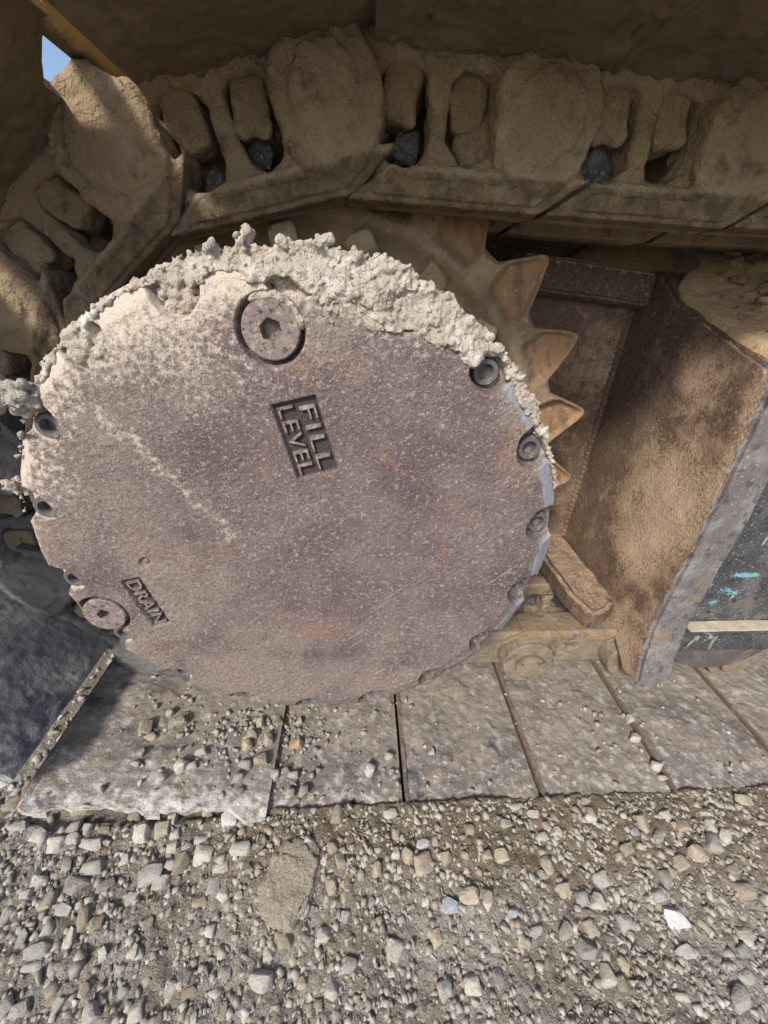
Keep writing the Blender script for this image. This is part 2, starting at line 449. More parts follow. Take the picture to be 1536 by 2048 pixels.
# photo pixels: x, y, width, height, class (loose stones that can be told apart on the gravel)
G = []
for zx, zy, w, h, c in [(60, 300, 110, 45, 'pale'), (155, 340, 70, 60, 'pale'), (215, 375, 90, 85, 'pale'), (300, 300, 50, 70, 'grey'), (345, 310, 50, 60, 'grey'),
                        (365, 375, 90, 60, 'pale'), (415, 315, 60, 40, 'tan'), (375, 460, 90, 80, 'grey'), (495, 435, 45, 50, 'pale'), (565, 335, 65, 75, 'pale'),
                        (645, 320, 70, 70, 'tan'), (690, 270, 40, 75, 'pale'), (700, 330, 40, 50, 'pale'), (800, 360, 60, 50, 'pale'), (690, 385, 50, 60, 'pale'),
                        (750, 395, 50, 70, 'pale'), (810, 420, 80, 90, 'pale'), (725, 450, 70, 100, 'tan'), (680, 455, 40, 50, 'pale'), (600, 500, 100, 100, 'pale'),
                        (640, 525, 80, 80, 'grey'), (885, 460, 65, 60, 'pale'), (965, 390, 95, 70, 'pale'), (855, 545, 50, 110, 'pale'), (900, 565, 60, 100, 'pale'),
                        (795, 605, 70, 50, 'tan'), (525, 590, 50, 70, 'pale'), (1215, 640, 50, 80, 'pale'), (300, 545, 100, 80, 'grey'), (190, 600, 60, 90, 'tan'),
                        (250, 635, 75, 60, 'grey'), (275, 745, 45, 100, 'pale'), (385, 690, 45, 65, 'tan'), (25, 670, 50, 90, 'pale'), (85, 750, 40, 90, 'grey'),
                        (150, 800, 110, 80, 'grey'), (130, 860, 90, 60, 'pale'), (840, 715, 45, 75, 'pale'), (1140, 760, 70, 85, 'tan'), (1295, 735, 65, 75, 'pale'),
                        (1075, 810, 50, 80, 'pale'), (685, 960, 60, 90, 'pale'), (750, 910, 40, 80, 'grey'), (755, 970, 65, 60, 'tan'), (1040, 920, 110, 110, 'grey'),
                        (1330, 950, 65, 120, 'pale'), (900, 890, 45, 70, 'grey'), (890, 1040, 40, 100, 'tan'), (545, 1040, 60, 110, 'pale'), (75, 1040, 70, 100, 'pale'),
                        (480, 870, 40, 60, 'grey'), (530, 800, 50, 70, 'pale'), (590, 690, 40, 60, 'tan'), (1400, 860, 60, 90, 'grey'), (1510, 470, 40, 80, 'tan'),
                        (1385, 660, 40, 50, 'pale'), (60, 210, 70, 80, 'tan'), (240, 190, 60, 70, 'tan'), (320, 230, 90, 60, 'tan'), (470, 200, 70, 60, 'tan'), (1330, 385, 50, 60, 'tan'),
                        (1325, 540, 50, 90, 'tan'), (830, 250, 50, 45, 'tan'), (1000, 470, 40, 50, 'grey'), (420, 540, 80, 70, 'grey'), (540, 260, 60, 70, 'tan'), (150, 530, 60, 70, 'pale'), (105, 570, 50, 60, 'grey')]:
    G.append((zx / 2, 1500 + zy / 2, w / 2, h / 2, c))
for zx, zy, w, h, c in [(345, 310, 45, 50, 'tan'), (490, 290, 45, 50, 'pale'), (600, 250, 55, 45, 'pale'), (820, 260, 50, 65, 'pale'), (770, 245, 40, 70, 'tan'),
                        (1040, 290, 50, 90, 'tan'), (1195, 300, 60, 60, 'tan'), (1095, 345, 45, 60, 'grey'), (250, 430, 55, 65, 'tan'), (415, 415, 45, 50, 'tan'), (470, 415, 60, 70, 'tan'),
                        (635, 340, 45, 45, 'pale'), (690, 320, 45, 40, 'pale'), (655, 300, 40, 40, 'tan'), (975, 395, 60, 55, 'tan'), (1260, 410, 80, 80, 'tan'), (1310, 370, 60, 90, 'grey'),
                        (1400, 475, 55, 55, 'tan'), (870, 515, 75, 85, 'grey'), (850, 600, 65, 80, 'pale'), (1130, 510, 45, 80, 'grey'), (1155, 485, 40, 55, 'tan'), (1100, 575, 60, 70, 'grey'),
                        (340, 580, 80, 90, 'tan'), (415, 580, 55, 85, 'tan'), (210, 750, 50, 90, 'tan'), (50, 805, 80, 110, 'pale'), (725, 720, 70, 85, 'grey'), (565, 765, 60, 65, 'tan'),
                        (610, 720, 60, 60, 'grey'), (815, 790, 90, 110, 'grey'), (835, 710, 70, 90, 'tan'), (805, 650, 90, 40, 'tan'), (965, 690, 60, 90, 'grey'), (890, 900, 65, 110, 'pale'),
                        (950, 930, 50, 100, 'tan'), (355, 930, 70, 120, 'pale'), (460, 910, 45, 100, 'grey'), (245, 960, 60, 100, 'grey'), (1210, 805, 90, 80, 'grey'), (1195, 980, 60, 60, 'pale'),
                        (1425, 990, 90, 120, 'grey'), (1440, 800, 60, 70, 'grey'), (95, 415, 50, 80, 'tan'), (160, 450, 80, 100, 'tan'), (45, 410, 40, 50, 'pale'), (25, 250, 60, 50, 'pale'), (720, 560, 60, 80, 'tan'),
                        (790, 580, 55, 80, 'grey'), (1450, 555, 80, 80, 'tan'), (1300, 300, 40, 60, 'pale'), (1445, 195, 70, 50, 'tan'), (805, 200, 60, 40, 'tan'), (530, 225, 60, 35, 'pale'), (205, 355, 25, 60, 'pale')]:
    G.append((768 + zx / 2, 1500 + zy / 2, w / 2, h / 2, c))
GRP = 'loose stones on the gravel'
occ = []


def ground_stone(px, py, w, h, c, label=None, group=GRP):
    a = at_z(px, py, .012)
    gz = float(ground_h(np.array([a[0]]), np.array([a[1]]))[0])
    a = at_z(px, py, gz + .005)
    wx = abs(at_z(px + w / 2, py, gz + .005)[0] - at_z(px - w / 2, py, gz + .005)[0]) / 2
    wy = abs(at_z(px, py + h / 2, gz + .005)[1] - at_z(px, py - h / 2, gz + .005)[1]) / 2 * .92
    sz = min(wx, wy) * random.uniform(.55, .8)
    occ.append((a[0], a[1], max(wx, wy)))
    place_stone(c, a[0], a[1], gz, max(wx, .004), max(wy, .004), sz, label or stone_label(c, wx, wy, a[0], a[1]), group, rz=random.choice([0, math.pi]) + random.uniform(-.25, .25), tilt=.25)


for g in G: ground_stone(*g)
# stones that stand out by their look
ground_stone(768 + 1170 / 2, 1500 + 670 / 2, 42, 55, 'white', 'large white quartz stone with a pink tinge on the gravel', None)
ground_stone(768 + 155 / 2, 1500 + 375 / 2, 28, 22, 'white', 'small smooth bright white pebble on brown gravel near the shoes', None)
ground_stone(768 + 265 / 2, 1500 + 620 / 2, 33, 38, 'blue', 'blue grey pointed stone half buried in the gravel', None)
ground_stone(768 + 515 / 2, 1500 + 645 / 2, 20, 27, 'blue', 'small dark blue stone with white flecks on the gravel', None)
ground_stone(768 + 1005 / 2, 1500 + 325 / 2, 20, 20, 'blue', 'little bluish stone on the gravel in front of the right shoes', None)
bm = bmesh.new()
bmesh.ops.create_icosphere(bm, subdivisions=5, radius=1)
co = np.array([v.co[:] for v in bm.verts])
sup = np.sign(co) * np.abs(co) ** np.array([.7, .7, .55])
k_ = 1 + .22 * fbm(co[:, 0], co[:, 1], co[:, 2], f=1.6, o=2, seed=5) + .20 * fbm(co[:, 0], co[:, 1], co[:, 2], f=5, o=4, seed=6)
for v, c in zip(bm.verts, sup * k_[:, None]): v.co = c
lump = at_z(1165 / 2 - 4, 1500 + 530 / 2, .016)
occ.append((lump[0], lump[1], .04))
obj('soil_lump', bm_mesh('soil_lump', bm, STONE['clod'], smooth=True), mw=Matrix.Translation((lump[0], lump[1], float(ground_h(lump[0:1], lump[1:2])[0]) - .001)) @ Matrix.Rotation(-.35, 4, 'Z') @ Matrix.Diagonal((.034, .044, .013, 1)),
    label='large flat brown lump of hardened soil set in the gravel', cat='clod')
ground_stone(768 + 290 / 2, 1500 + 180 / 2, 42, 30, 'orange', 'orange tan stone leaning on the edge of a track shoe', None)
ground_stone(920 / 2, 1500 + 265 / 2, 34, 38, 'white', 'rounded white stone at the corner of a track shoe', None)
ground_stone(895 / 2, 1500 + 215 / 2, 28, 20, 'white', 'small white stone touching the ragged shoe edge', None)

# more countable stones, random, up to about 300
n_extra, tries = 0, 0
while n_extra < 120 and tries < 5000:
    tries += 1
    x, y = random.uniform(-.62, .80), random.uniform(.03, .280)
    if x > -.05 and random.random() < .35: continue
    s = random.choice([.004, .0045, .005, .006, .007, .009])
    if any((x - a) ** 2 + (y - b) ** 2 < (r * .9 + s) ** 2 for a, b, r in occ): continue
    occ.append((x, y, s)); n_extra += 1
    c = random.choices(['tan', 'grey', 'pale'], [5, 4, 2] if x > -.1 else [3, 4, 4])[0]
    sx = s * random.uniform(.9, 1.6)
    place_stone(c, x, y, float(ground_h(np.array([x]), np.array([y]))[0]), sx, s, s * .7, stone_label(c, sx, s, x, y), GRP)

# the uncountable small gravel: one object made of tens of thousands of little pebbles
PEB = []
for k in range(10):
    bm = hull_stone(900 + k, random.uniform(.5, .8), random.uniform(1, 1.5), 8, 0)
    bmesh.ops.triangulate(bm, faces=bm.faces)
    bm.verts.ensure_lookup_table()
    bm.verts.index_update()
    PEB.append((np.array([v.co[:] for v in bm.verts]), np.array([[v.index for v in f.verts] for f in bm.faces])))
    bm.free()


def pebbles(n, area, smin_, smax_, power, zfun, keep=None, emb=.1):
    Vs, Fs, off = [], [], 0
    x = RNG.uniform(area[0], area[1], n); y = RNG.uniform(area[2], area[3], n)
    s = smin_ + (smax_ - smin_) * RNG.random(n) ** power
    if keep is not None:
        k = keep(x, y, s); x, y, s = x[k], y[k], s[k]
    z = zfun(x, y)
    kind = RNG.integers(0, len(PEB), len(x))
    for k, (pv, pf) in enumerate(PEB):
        I = np.where(kind == k)[0]
        if not len(I): continue
        a = RNG.uniform(0, 6.28, len(I)); t = RNG.uniform(-.6, .6, len(I))
        ca, sa, ct, st = np.cos(a), np.sin(a), np.cos(t), np.sin(t)
        X, Yv, Z = pv[:, 0][None], pv[:, 1][None], pv[:, 2][None]
        Y2 = Yv * ct[:, None] - Z * st[:, None]; Z2 = Yv * st[:, None] + Z * ct[:, None]
        V = np.stack([(X * ca[:, None] - Y2 * sa[:, None]), (X * sa[:, None] + Y2 * ca[:, None]), Z2], -1) * s[I][:, None, None]
        V[..., 0] += x[I][:, None]; V[..., 1] += y[I][:, None]; V[..., 2] += (z[I] + s[I] * emb)[:, None]
        F = pf[None] + (np.arange(len(I)) * len(pv))[:, None, None] + off
        Vs.append(V.reshape(-1, 3)); Fs.append(F.reshape(-1, 3)); off += len(I) * len(pv)
    return np.concatenate(Vs), np.concatenate(Fs)


def peb_mat(name, tones):
    m = bpy.data.materials.new(name); m.use_nodes = True
    nt = m.node_tree; b = nt.nodes['Principled BSDF']
    ge = nt.nodes.new('ShaderNodeNewGeometry')
    cr = nt.nodes.new('ShaderNodeValToRGB'); cr.color_ramp.interpolation = 'LINEAR'
    while len(cr.color_ramp.elements) < len(tones): cr.color_ramp.elements.new(.5)
    for i, t in enumerate(tones):
        cr.color_ramp.elements[i].position = i / (len(tones) - 1); cr.color_ramp.elements[i].color = (*t, 1)
    nt.links.new(ge.outputs['Random Per Island'], cr.inputs[0])
    tc = nt.nodes.new('ShaderNodeTexCoord'); no = nt.nodes.new('ShaderNodeTexNoise'); no.inputs['Scale'].default_value = 300
    nt.links.new(tc.outputs['Object'], no.inputs['Vector'])
    mx = nt.nodes.new('ShaderNodeMix'); mx.data_type = 'RGBA'; mx.blend_type = 'OVERLAY'; mx.inputs['Factor'].default_value = .5
    nt.links.new(cr.outputs[0], mx.inputs[6]); nt.links.new(no.outputs['Fac'], mx.inputs[7])
    nt.links.new(mx.outputs[2], b.inputs['Base Color']); b.inputs['Roughness'].default_value = .92
    b.inputs['Specular IOR Level'].default_value = .25
    return m


MAT['pebble'] = peb_mat('small_gravel', [(.215, .185, .145), (.28, .247, .20), (.31, .28, .235), (.335, .315, .275), (.25, .225, .19), (.37, .35, .31), (.285, .25, .205), (.42, .405, .37)])


def keep_gravel(x, y, s):
    near = (x > -.75) & (x < .95) & (y > .0)
    dens = .62 + .38 * np.clip(fbm(x, y, f=9, o=2, seed=21) * 2.2 + .25, 0, 1)
    dusty = sst(.10, .55, fbm(x, y, f=7, o=2, seed=33) + .25 * (x < -.25) * (y < .17))
    return (RNG.random(len(x)) < np.where(near, dens, .5 * dens)) & ~((RNG.random(len(x)) < dusty * .5) & (s < .006))


zf = lambda x, y: ground_h(x, y)
v1, f1 = pebbles(52000, (-.80, 1.0, -.06, .288), .0009, .0054, 3.4, zf, keep_gravel, -.12)
v4, f4 = pebbles(500, (-.80, 1.0, -.06, .282), .004, .0078, 1.3, zf, lambda x, y, s: RNG.random(len(x)) < np.where(x < -.05, .9, .45))
v2, f2 = pebbles(4500, (-1.5, 1.8, -.9, -.02), .003, .010, 2, zf)
v3, f3 = pebbles(2500, (-1.2, -.45, .2, .8), .002, .009, 2, zf)
gv = np.concatenate([v1, v2, v3, v4]); gf = np.concatenate([f1, f2 + len(v1), f3 + len(v1) + len(v2), f4 + len(v1) + len(v2) + len(v3)])
obj('gravel', mesh('gravel', gv, gf, MAT['pebble'], smooth=False), label='fine tan and grey gravel scattered over the ground', cat='gravel', kind='stuff')

# ================================================================== CRAWLER TRACK
track = obj('crawler_track', None, mw=Matrix.Translation((CX, .61, 0)), label='mud caked steel crawler track wrapped round the drive sprocket', cat='track')
TI = Matrix.Translation((CX, .61, 0)).inverted()
PIN = [(1.266, .848), (1.05, .849), (.832, .850), (.616, .851), (.400, .852), (.184, .856), (-.0315, .862), (-.245, .813), (-.41, .68), (-.51, .489), (-.52, .274), (-.375, .11),
       (-.098, .072), (.118, .072), (.334, .072), (.550, .072), (.766, .072), (.982, .072), (1.198, .072), (1.414, .072)]
PITCH = .216


def link_frame(a, b):
    """a = boss pin (leading), b = trailing pin; local u from boss to trailing pin, local w outward to the shoe, local d = +Y"""
    a, b = np.array(a), np.array(b)
    u = (b - a) / np.linalg.norm(b - a)
    w = np.array([u[1], -u[0]])      # outward
    return a, u, w, np.linalg.norm(b - a)


def link_field(seed, fill, low=False):
    lo, hi, st = (-.075, -.085, -.012), (.275, .052, .062), .0020
    U, W, D = grid3(lo, hi, st)
    n1 = fbm(U, W, D, f=30, o=3, seed=seed)
    n2 = fbm(U, W, D, f=110, o=2, seed=seed + 50)
    rb = .050 if low else .0555
    boss = smax(np.hypot(U, W * .93) - rb, slab(D, -.016 if low else -.008, .05), .010)
    boss = smin(boss, smax(np.hypot(U, W * .93) - rb * .62, slab(D, -.021 if low else -.012, .02), .006), .003)
    web = smax(box2(U, W, .09, -.012, .105, .056, .01), slab(D, .027 if low else .012, .05), .006)
    tail = smax(np.hypot(U - .212, W) - .047, slab(D, .024, .056), .008)
    us = U + (W + .056) * 1.5
    rail = smax(box2(us, W, .066, -.057, .105, .0165, .003), slab(D, .002, .055), .003)
    raillip = smax(box2(us, W, .066, -.0605, .088, .0078, .002), slab(D, -.003, .03), .002)
    f = smin(boss, web, .007); f = smin(f, tail, .008); f = smin(f, rail, .006); f = smin(f, raillip, .002)
    for cu, cw, r, t in (((.108, -.014, .0165, .0),) if low else ((.139, -.019, .0245, .035), (.072, -.016, .0205, .035))):
        cap = np.hypot(U - cu - .10 * np.clip(W - cw, 0, t), W - cw - np.clip(W - cw, 0, t)) - r
        f = smax(f, -smax(cap, slab(D, -.05, .2), .004), .006)
    if fill:
        f = smin(f, smax(np.hypot(U - .068, W + .016) - .020, slab(D, .02, .04), .01), .006)
    mudtop = smax(box2(U, W, .075, .044, .115, .010 + .006 * vnoise(U * 30, D * 20, 0, seed), .004), slab(D, .004, .05), .01)
    if not low: f = smin(f, mudtop, .010)
    f = f + (n1 * .0048 + n2 * .0024) * (.55 if low else 1) * (1 - .72 * sst(-.034, -.042, W))
    V, Q = surface_nets(f, lo, st)
    wr = sst(-.040, -.050, V[:, 1]) * sst(.0, .012, np.abs(0 * V[:, 0]) + .02) * (V[:, 2] < .03)
    return mesh('track_link', V, Q, MAT['mud'], attrs={'worn': wr * .8})


LINK_ME = [link_field(3, False), link_field(17, True), link_field(41, False)]
LINK_LOW = link_field(23, False, True)
LINK_LOW.materials.clear(); LINK_LOW.materials.append(MAT['mudgrey'])


def lump_mesh(name, hu, hw, hd, r, seed, m, amp=.0035):
    st = .0023
    lo = (-hu - .008, -hw - .008, -hd - .008); hi = (hu + .008, hw + .008, hd + .008)
    U, W, D = grid3(lo, hi, st)
    f = smax(box2(U, W, 0, 0, hu, hw, r), slab(D, -hd, hd), r * .8) + amp * fbm(U, W, D, f=45, o=3, seed=seed)
    V, Q = surface_nets(f, lo, st)
    return mesh(name, V, Q, m, attrs={'worn': np.zeros(len(V))})


NUT_ME = [lump_mesh('shoe_nut', .0185, .026, .021, .010, s, MAT['mud'], .0055) for s in (1, 2, 3)]


def pin_mesh():
    bm = bmesh.new()
    bmesh.ops.create_cone(bm, cap_ends=True, segments=28, radius1=.031, radius2=.028, depth=.010)
    bmesh.ops.bevel(bm, geom=[e for e in bm.edges if e.calc_face_angle(0) > .8], offset=.002, segments=2, affect='EDGES')
    return bm_mesh('pin_end', bm, MAT['mudgrey'], angle=40)


PIN_ME = pin_mesh()


def bush_mesh():
    bm = bmesh.new()
    bmesh.ops.create_cone(bm, cap_ends=True, segments=24, radius1=.030, radius2=.030, depth=.1)
    return bm_mesh('bushing', bm, MAT['mud'], angle=40)


BUSH_ME = bush_mesh()


def shoe_mesh(seed, m, fine=True, lead=-.048, trail=.163, ragged=.004, pale=1.0, amp=.003, lip=.004, notch=0.0, rusty=.8):
    """plate with leading lip and three grousers; local u, w, d (d = Y - Y_LINK)"""
    y0, y1 = .287 - Y_LINK, .935 - Y_LINK
    n = int((trail - lead) / (.0025 if fine else .006))
    us = np.linspace(lead, trail, n)
    ys = np.concatenate([np.arange(y0, .07, .0025 if fine else .006), np.linspace(.075, y1, 24)])
    U, Dd = np.meshgrid(us, ys, indexing='ij')
    end = np.clip((.05 - (Dd - y0)) / .05, 0, 1)
    U = U + notch * sst(-.075, -.035, Dd) * sst(.06, .0, U - lead)
    y_shift = ragged * (fbm(U, 0 * U, f=14, o=3, seed=seed) + .35 * fbm(U, Dd, f=60, o=3, seed=seed + 2)) * end * 2.2
    inner = .042 - amp * (fbm(U, Dd, f=20, o=4, seed=seed) + .5 * np.abs(fbm(U, Dd, f=60, o=3, seed=seed + 4))) * sst(0, .01, U - lead) * sst(0, .01, trail - U)
    inner = inner - .5 * amp * np.clip(fbm(U, Dd, f=110, o=2, seed=seed + 6), 0, 1) * sst(0, .01, U - lead) * sst(0, .01, trail - U)
    inner = inner - lip * (1 - sst(.004, .008, U - lead + .0018 * fbm(U, Dd, f=70, o=2, seed=seed + 9)))
    inner = inner + .30 * ragged * sst(.015, 0, Dd - y0) * (.5 + fbm(U, Dd, f=50, o=2, seed=seed + 1))
    outer = np.full_like(U, .055)
    n0, n1 = U.shape
    top = np.stack([U, inner, Dd + y_shift], -1).reshape(-1, 3)
    bot = np.stack([U, outer, Dd + y_shift], -1).reshape(-1, 3)
    idx = np.arange(n0 * n1).reshape(n0, n1)
    q = np.stack([idx[:-1, :-1], idx[1:, :-1], idx[1:, 1:], idx[:-1, 1:]], -1).reshape(-1, 4)
    loop = np.concatenate([idx[:, 0], idx[-1, 1:], idx[-2::-1, -1], idx[0, -2:0:-1]])
    nx = np.roll(loop, -1)
    o = n0 * n1
    side = np.stack([loop, loop + o, nx + o, nx], -1)
    V = np.concatenate([top, bot]); Q = np.concatenate([q, q[:, ::-1] + o, side[:, ::-1]])
    # grousers
    for gu in (lead + .0112 + notch * 0, (lead + trail) / 2, trail - .0112):
        a = len(V)
        gb = [(gu + s * wd, w_, y) for (s, wd, w_) in ((-1, .011, .054), (1, .011, .054), (1, .009, .088), (-1, .006, .088)) for y in (y0 + .004, y1 - .004)]
        V = np.concatenate([V, np.array(gb)])
        Q = np.concatenate([Q, np.array([[0, 1, 3, 2], [2, 3, 5, 4], [4, 5, 7, 6], [6, 7, 1, 0], [0, 2, 4, 6], [1, 7, 5, 3]]) + a])
    U_, D_ = V[:, 0], V[:, 2]
    rust = (1 - sst(.002, .007, U_ - lead)) * rusty  # leading-edge rust; on the curve shoe it carries the painted sunlight
    palea = pale * (.30 + .28 * sst(.16, .0, D_ - y0) + 30 * ragged * .8 * sst(.03, .0, D_ - y0))
    me = mesh('track_shoe', V, Q, m, attrs={'rust': rust, 'pale': palea})
    bm = bmesh.new(); bm.from_mesh(me); bmesh.ops.recalc_face_normals(bm, faces=bm.faces); bm.to_mesh(me); bm.free()
    me.set_sharp_from_angle(angle=math.radians(50))
    return me


TOPSHOE = shoe_mesh(5, MAT['shoebrown'], True, lead=-.060, trail=.172, amp=.006, pale=.0, rusty=0)
CURVESHOE = shoe_mesh(6, MAT['shoebrown'], True, lead=-.053, trail=.160, amp=.006, pale=.0, notch=.05)  # its yellow leading edge is sunlight put into the colour
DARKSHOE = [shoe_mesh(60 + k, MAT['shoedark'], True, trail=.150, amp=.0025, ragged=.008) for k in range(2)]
PLAINSHOE = shoe_mesh(77, MAT['shoe'], False)
for i in range(len(PIN) - 1):
    lower = i >= 11
    # boss leads clockwise: on the top run the boss is the pin further right, on the lower run the one further left
    a, u, w, ln = link_frame(PIN[i], PIN[i + 1])
    k = ln / PITCH if i == 11 else 1.0

    def M_(y): return TI @ Matrix(((u[0] * k, w[0], 0, a[0]), (0, 0, 1, y), (u[1] * k, w[1], 0, a[1]), (0, 0, 0, 1)))
    m = M_(Y_LINK)
    lk = obj('track_link', LINK_LOW if i >= 12 else LINK_ME[{5: 1, 6: 0, 7: 2, 4: 2}.get(i, i % 3)], track, m)
    for j, (cu, cw) in enumerate(() if i >= 12 else ((.138, .017), (.071, .016))):
        obj('shoe_nut', NUT_ME[(i + j) % 3], lk, Matrix.Translation((cu + .004, cw, .037)) @ Matrix.Rotation(.2 * ((i * 7 + j * 5) % 3 - 1), 4, 'Z'))
    if i >= 12: obj('pin_end', PIN_ME, lk, Matrix.Translation((0, 0, -.018)))
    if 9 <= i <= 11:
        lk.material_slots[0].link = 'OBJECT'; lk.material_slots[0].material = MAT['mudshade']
    obj('bushing', BUSH_ME, lk, Matrix.Translation((0, 0, .1)))
    far = M_(Y_LINK + .196) @ Matrix.Diagonal((1, 1, -1, 1))
    obj('track_link', LINK_ME[(i + 1) % 3], track, far)
    if i < 8:
        me = CURVESHOE if i == 7 else TOPSHOE
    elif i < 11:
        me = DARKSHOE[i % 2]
    elif i == 11:
        me = shoe_mesh(101, MAT['shoe'], True, lead=-.068, trail=.190, ragged=.010, pale=1.0, amp=.005)
    elif i < 17:
        me = shoe_mesh(100 + i, MAT['shoe'], True, pale=.9, amp=.0042, ragged=.007 if i == 12 else .0015, lip=.0045)
    else:
        me = PLAINSHOE
    obj('track_shoe', me, track, m @ Matrix.Translation((0, .006 if i >= 12 else 0, 0)))

# ================================================================== FINAL DRIVE
drive = obj('final_drive', None, mw=Matrix.Translation((CX, Y_COVER, CZ)), label='round rusty final drive with toothed sprocket and crusted cover plate', cat='final drive')
RC = .2635
NOTCH = [math.radians(8 + 20 * k) for k in range(18)]
PLUGS = [(-.010, .212, .0260, .0222), (-.222, -.077, .0265, .0222)]
# text boxes: centre, half length along the reading direction, half height
TDIR = np.array([.245, -.9695]); TUP = np.array([.9695, .245])
BOXES = [(.0112, .1262, .0345, .0192), (-.1722, -.0595, .0335, .0102)]

n = 500
t = np.linspace(-1, 1, n)
A, B = np.meshgrid(t, t, indexing='ij')
with np.errstate(divide='ignore', invalid='ignore'):
    m1 = np.abs(A) > np.abs(B)
    rr = np.where(m1, A, B)
    ph = np.where(m1, (math.pi / 4) * np.where(A == 0, 0, B / np.where(A == 0, 1, A)), math.pi / 2 - (math.pi / 4) * np.where(B == 0, 0, A / np.where(B == 0, 1, B)))
dx, dz = rr * np.cos(ph), rr * np.sin(ph)
th = np.arctan2(dz, dx)
RR = RC + .0022 * fbm(np.cos(th) * 3, np.sin(th) * 3, f=3.0, o=4, seed=2)
X, Z = dx * RR, dz * RR
rad = np.hypot(X, Z)


def cover_depth(X, Z):
    rad = np.hypot(X, Z)
    d = .0005 * fbm(X, Z, f=60, o=3, seed=6) + .0012 * fbm(X, Z, f=9, o=2, seed=16)
    d = d + .011 * sst(.243, .268, rad + .002 * fbm(X, Z, f=30, o=2, seed=9)) ** 1.4 + .002 * sst(.236, .246, rad)
    pock = np.zeros_like(X)
    for k, a in enumerate(NOTCH):
        cx, cz = .2525 * math.cos(a), .2525 * math.sin(a)
        q = np.hypot(X - cx, Z - cz) - .0195 + .0016 * fbm(X, Z, f=70, o=2, seed=30)
        pock = np.maximum(pock, 1 - sst(-.0022, .0022, q))
    d = np.maximum(d, d * (1 - pock) + .021 * pock)
    for cx, cz, ro, ri in PLUGS:
        q = np.hypot(X - cx, Z - cz)
        d = d + .011 * (1 - sst(ro - .0008, ro + .0008, q)) + .0010 * np.exp(-((q - ro - .002) / .0022) ** 2) * 0
    for cx, cz, hl, hh in BOXES:
        a = (X - cx) * TDIR[0] + (Z - cz) * TDIR[1]; b = (X - cx) * TUP[0] + (Z - cz) * TUP[1]
        d = d + .0045 * (1 - sst(-.0008, .0008, box2(a, b, 0, 0, hl, hh)))
    a = (X + .159) * .8 + (Z + .005) * .6; b = (Z + .005) * .8 - (X + .159) * .6
    e = np.hypot(a / 1.25, b * 1.15)
    d = d + .0026 * (1 - sst(.0048, .0066, e)) - .0018 * (1 - sst(.0018, .0030, e))
    # long grinding scar across the plate
    s = (X + .164) * .5 + (Z - .161) * -.866; tt = (X + .164) * .866 + (Z - .161) * .5 - .10 * np.clip(s - .06, 0, 1) + .012 * fbm(X, Z, f=25, o=2, seed=71)
    return d - .0009 * np.exp(-(tt / .005) ** 2) * sst(0, .02, s) * sst(.22, .17, s) * np.clip(fbm(X, Z, f=190, o=2, seed=44) * 2, 0, 1), pock


DEP, POCK = cover_depth(X, Z)
idx = np.arange(n * n).reshape(n, n)
q = np.stack([idx[:-1, :-1], idx[:-1, 1:], idx[1:, 1:], idx[1:, :-1]], -1).reshape(-1, 4)
V = np.stack([X, DEP, Z], -1).reshape(-1, 3)
loop = np.concatenate([idx[:, 0], idx[-1, 1:], idx[-2::-1, -1], idx[0, -2:0:-1]])
rings = [loop]
for dd, sc in ((.004, 1.0), (.03, .998), (.055, .99), (.056, .93)):
    Lp = V[loop].copy(); Lp[:, 0] *= sc; Lp[:, 2] *= sc
    Lp[:, 1] = np.maximum(Lp[:, 1] + .002, .012 + dd) if dd > .01 else Lp[:, 1] + dd
    rings.append(np.arange(len(V), len(V) + len(loop))); V = np.concatenate([V, Lp])
for r0, r1 in zip(rings[:-1], rings[1:]):
    q = np.concatenate([q, np.stack([r0, np.roll(r0, -1), np.roll(r1, -1), r1], -1)])
vx, vz = V[:, 0], V[:, 2]
vr = np.hypot(vx, vz); va = np.degrees(np.arctan2(vz, vx))
topw = sst(-30, 40, va) * sst(200, 150, np.where(va < -90, va + 360, va))
topw = np.where((va > 0) & (va < 178), np.maximum(topw, sst(0, 30, va)), topw)
dust = .72 * sst(.17, .265, vr + .045 * fbm(vx, vz, f=14, o=3, seed=70)) * (.25 * sst(5, 25, va) + .75 * sst(40, 75, va)) * sst(182, 150, va) * .95
dust += .40 * np.exp(-(((vx + .06) / .11) ** 2 + ((vz - .20) / .075) ** 2)) + .25 * np.exp(-(((vx - .12) / .1) ** 2 + ((vz + .12) / .12) ** 2))
s_ = (vx + .164) * .5 + (vz - .161) * -.866; t_ = (vx + .164) * .866 + (vz - .161) * .5 - .10 * np.clip(s_ - .06, 0, 1) + .012 * fbm(vx, vz, f=25, o=2, seed=71)
dust += .46 * np.exp(-(t_ / .009) ** 2) * sst(0, .03, s_) * sst(.23, .15, s_)
pk_ = np.zeros(len(V)); pk_[:n * n] = POCK.ravel()
dust += .45 * pk_ * sst(.5, 1, pk_) + .42 * sst(.247, .262, vr) * (np.abs(va) > 60)
rust = np.exp(-(((vx - .02) / .045) ** 2 + ((vz + .105) / .028) ** 2)) * .55 + .5 * np.exp(-(((vx + .045) / .06) ** 2 + ((vz - .225) / .03) ** 2))
c_ = np.hypot(vx + .02, vz + .03)
rust += .55 * np.exp(-((c_ - .171 + .01 * fbm(vx, vz, f=30, o=2, seed=72)) / .004) ** 2) * sst(.05, .08, vx) * sst(-.06, .0, vz)
rust += .35 * np.exp(-((vr - .245) / .004) ** 2) * sst(120, 170, np.abs(va))
shadow_top = np.interp(vx, [-.3, .0, .024, .064, .090, .116, .157, .21, .3], [.40, .26, .176, .212, .196, .217, .18, .10, -.05])  # upper outline of the two-peaked shadow painted on the cover
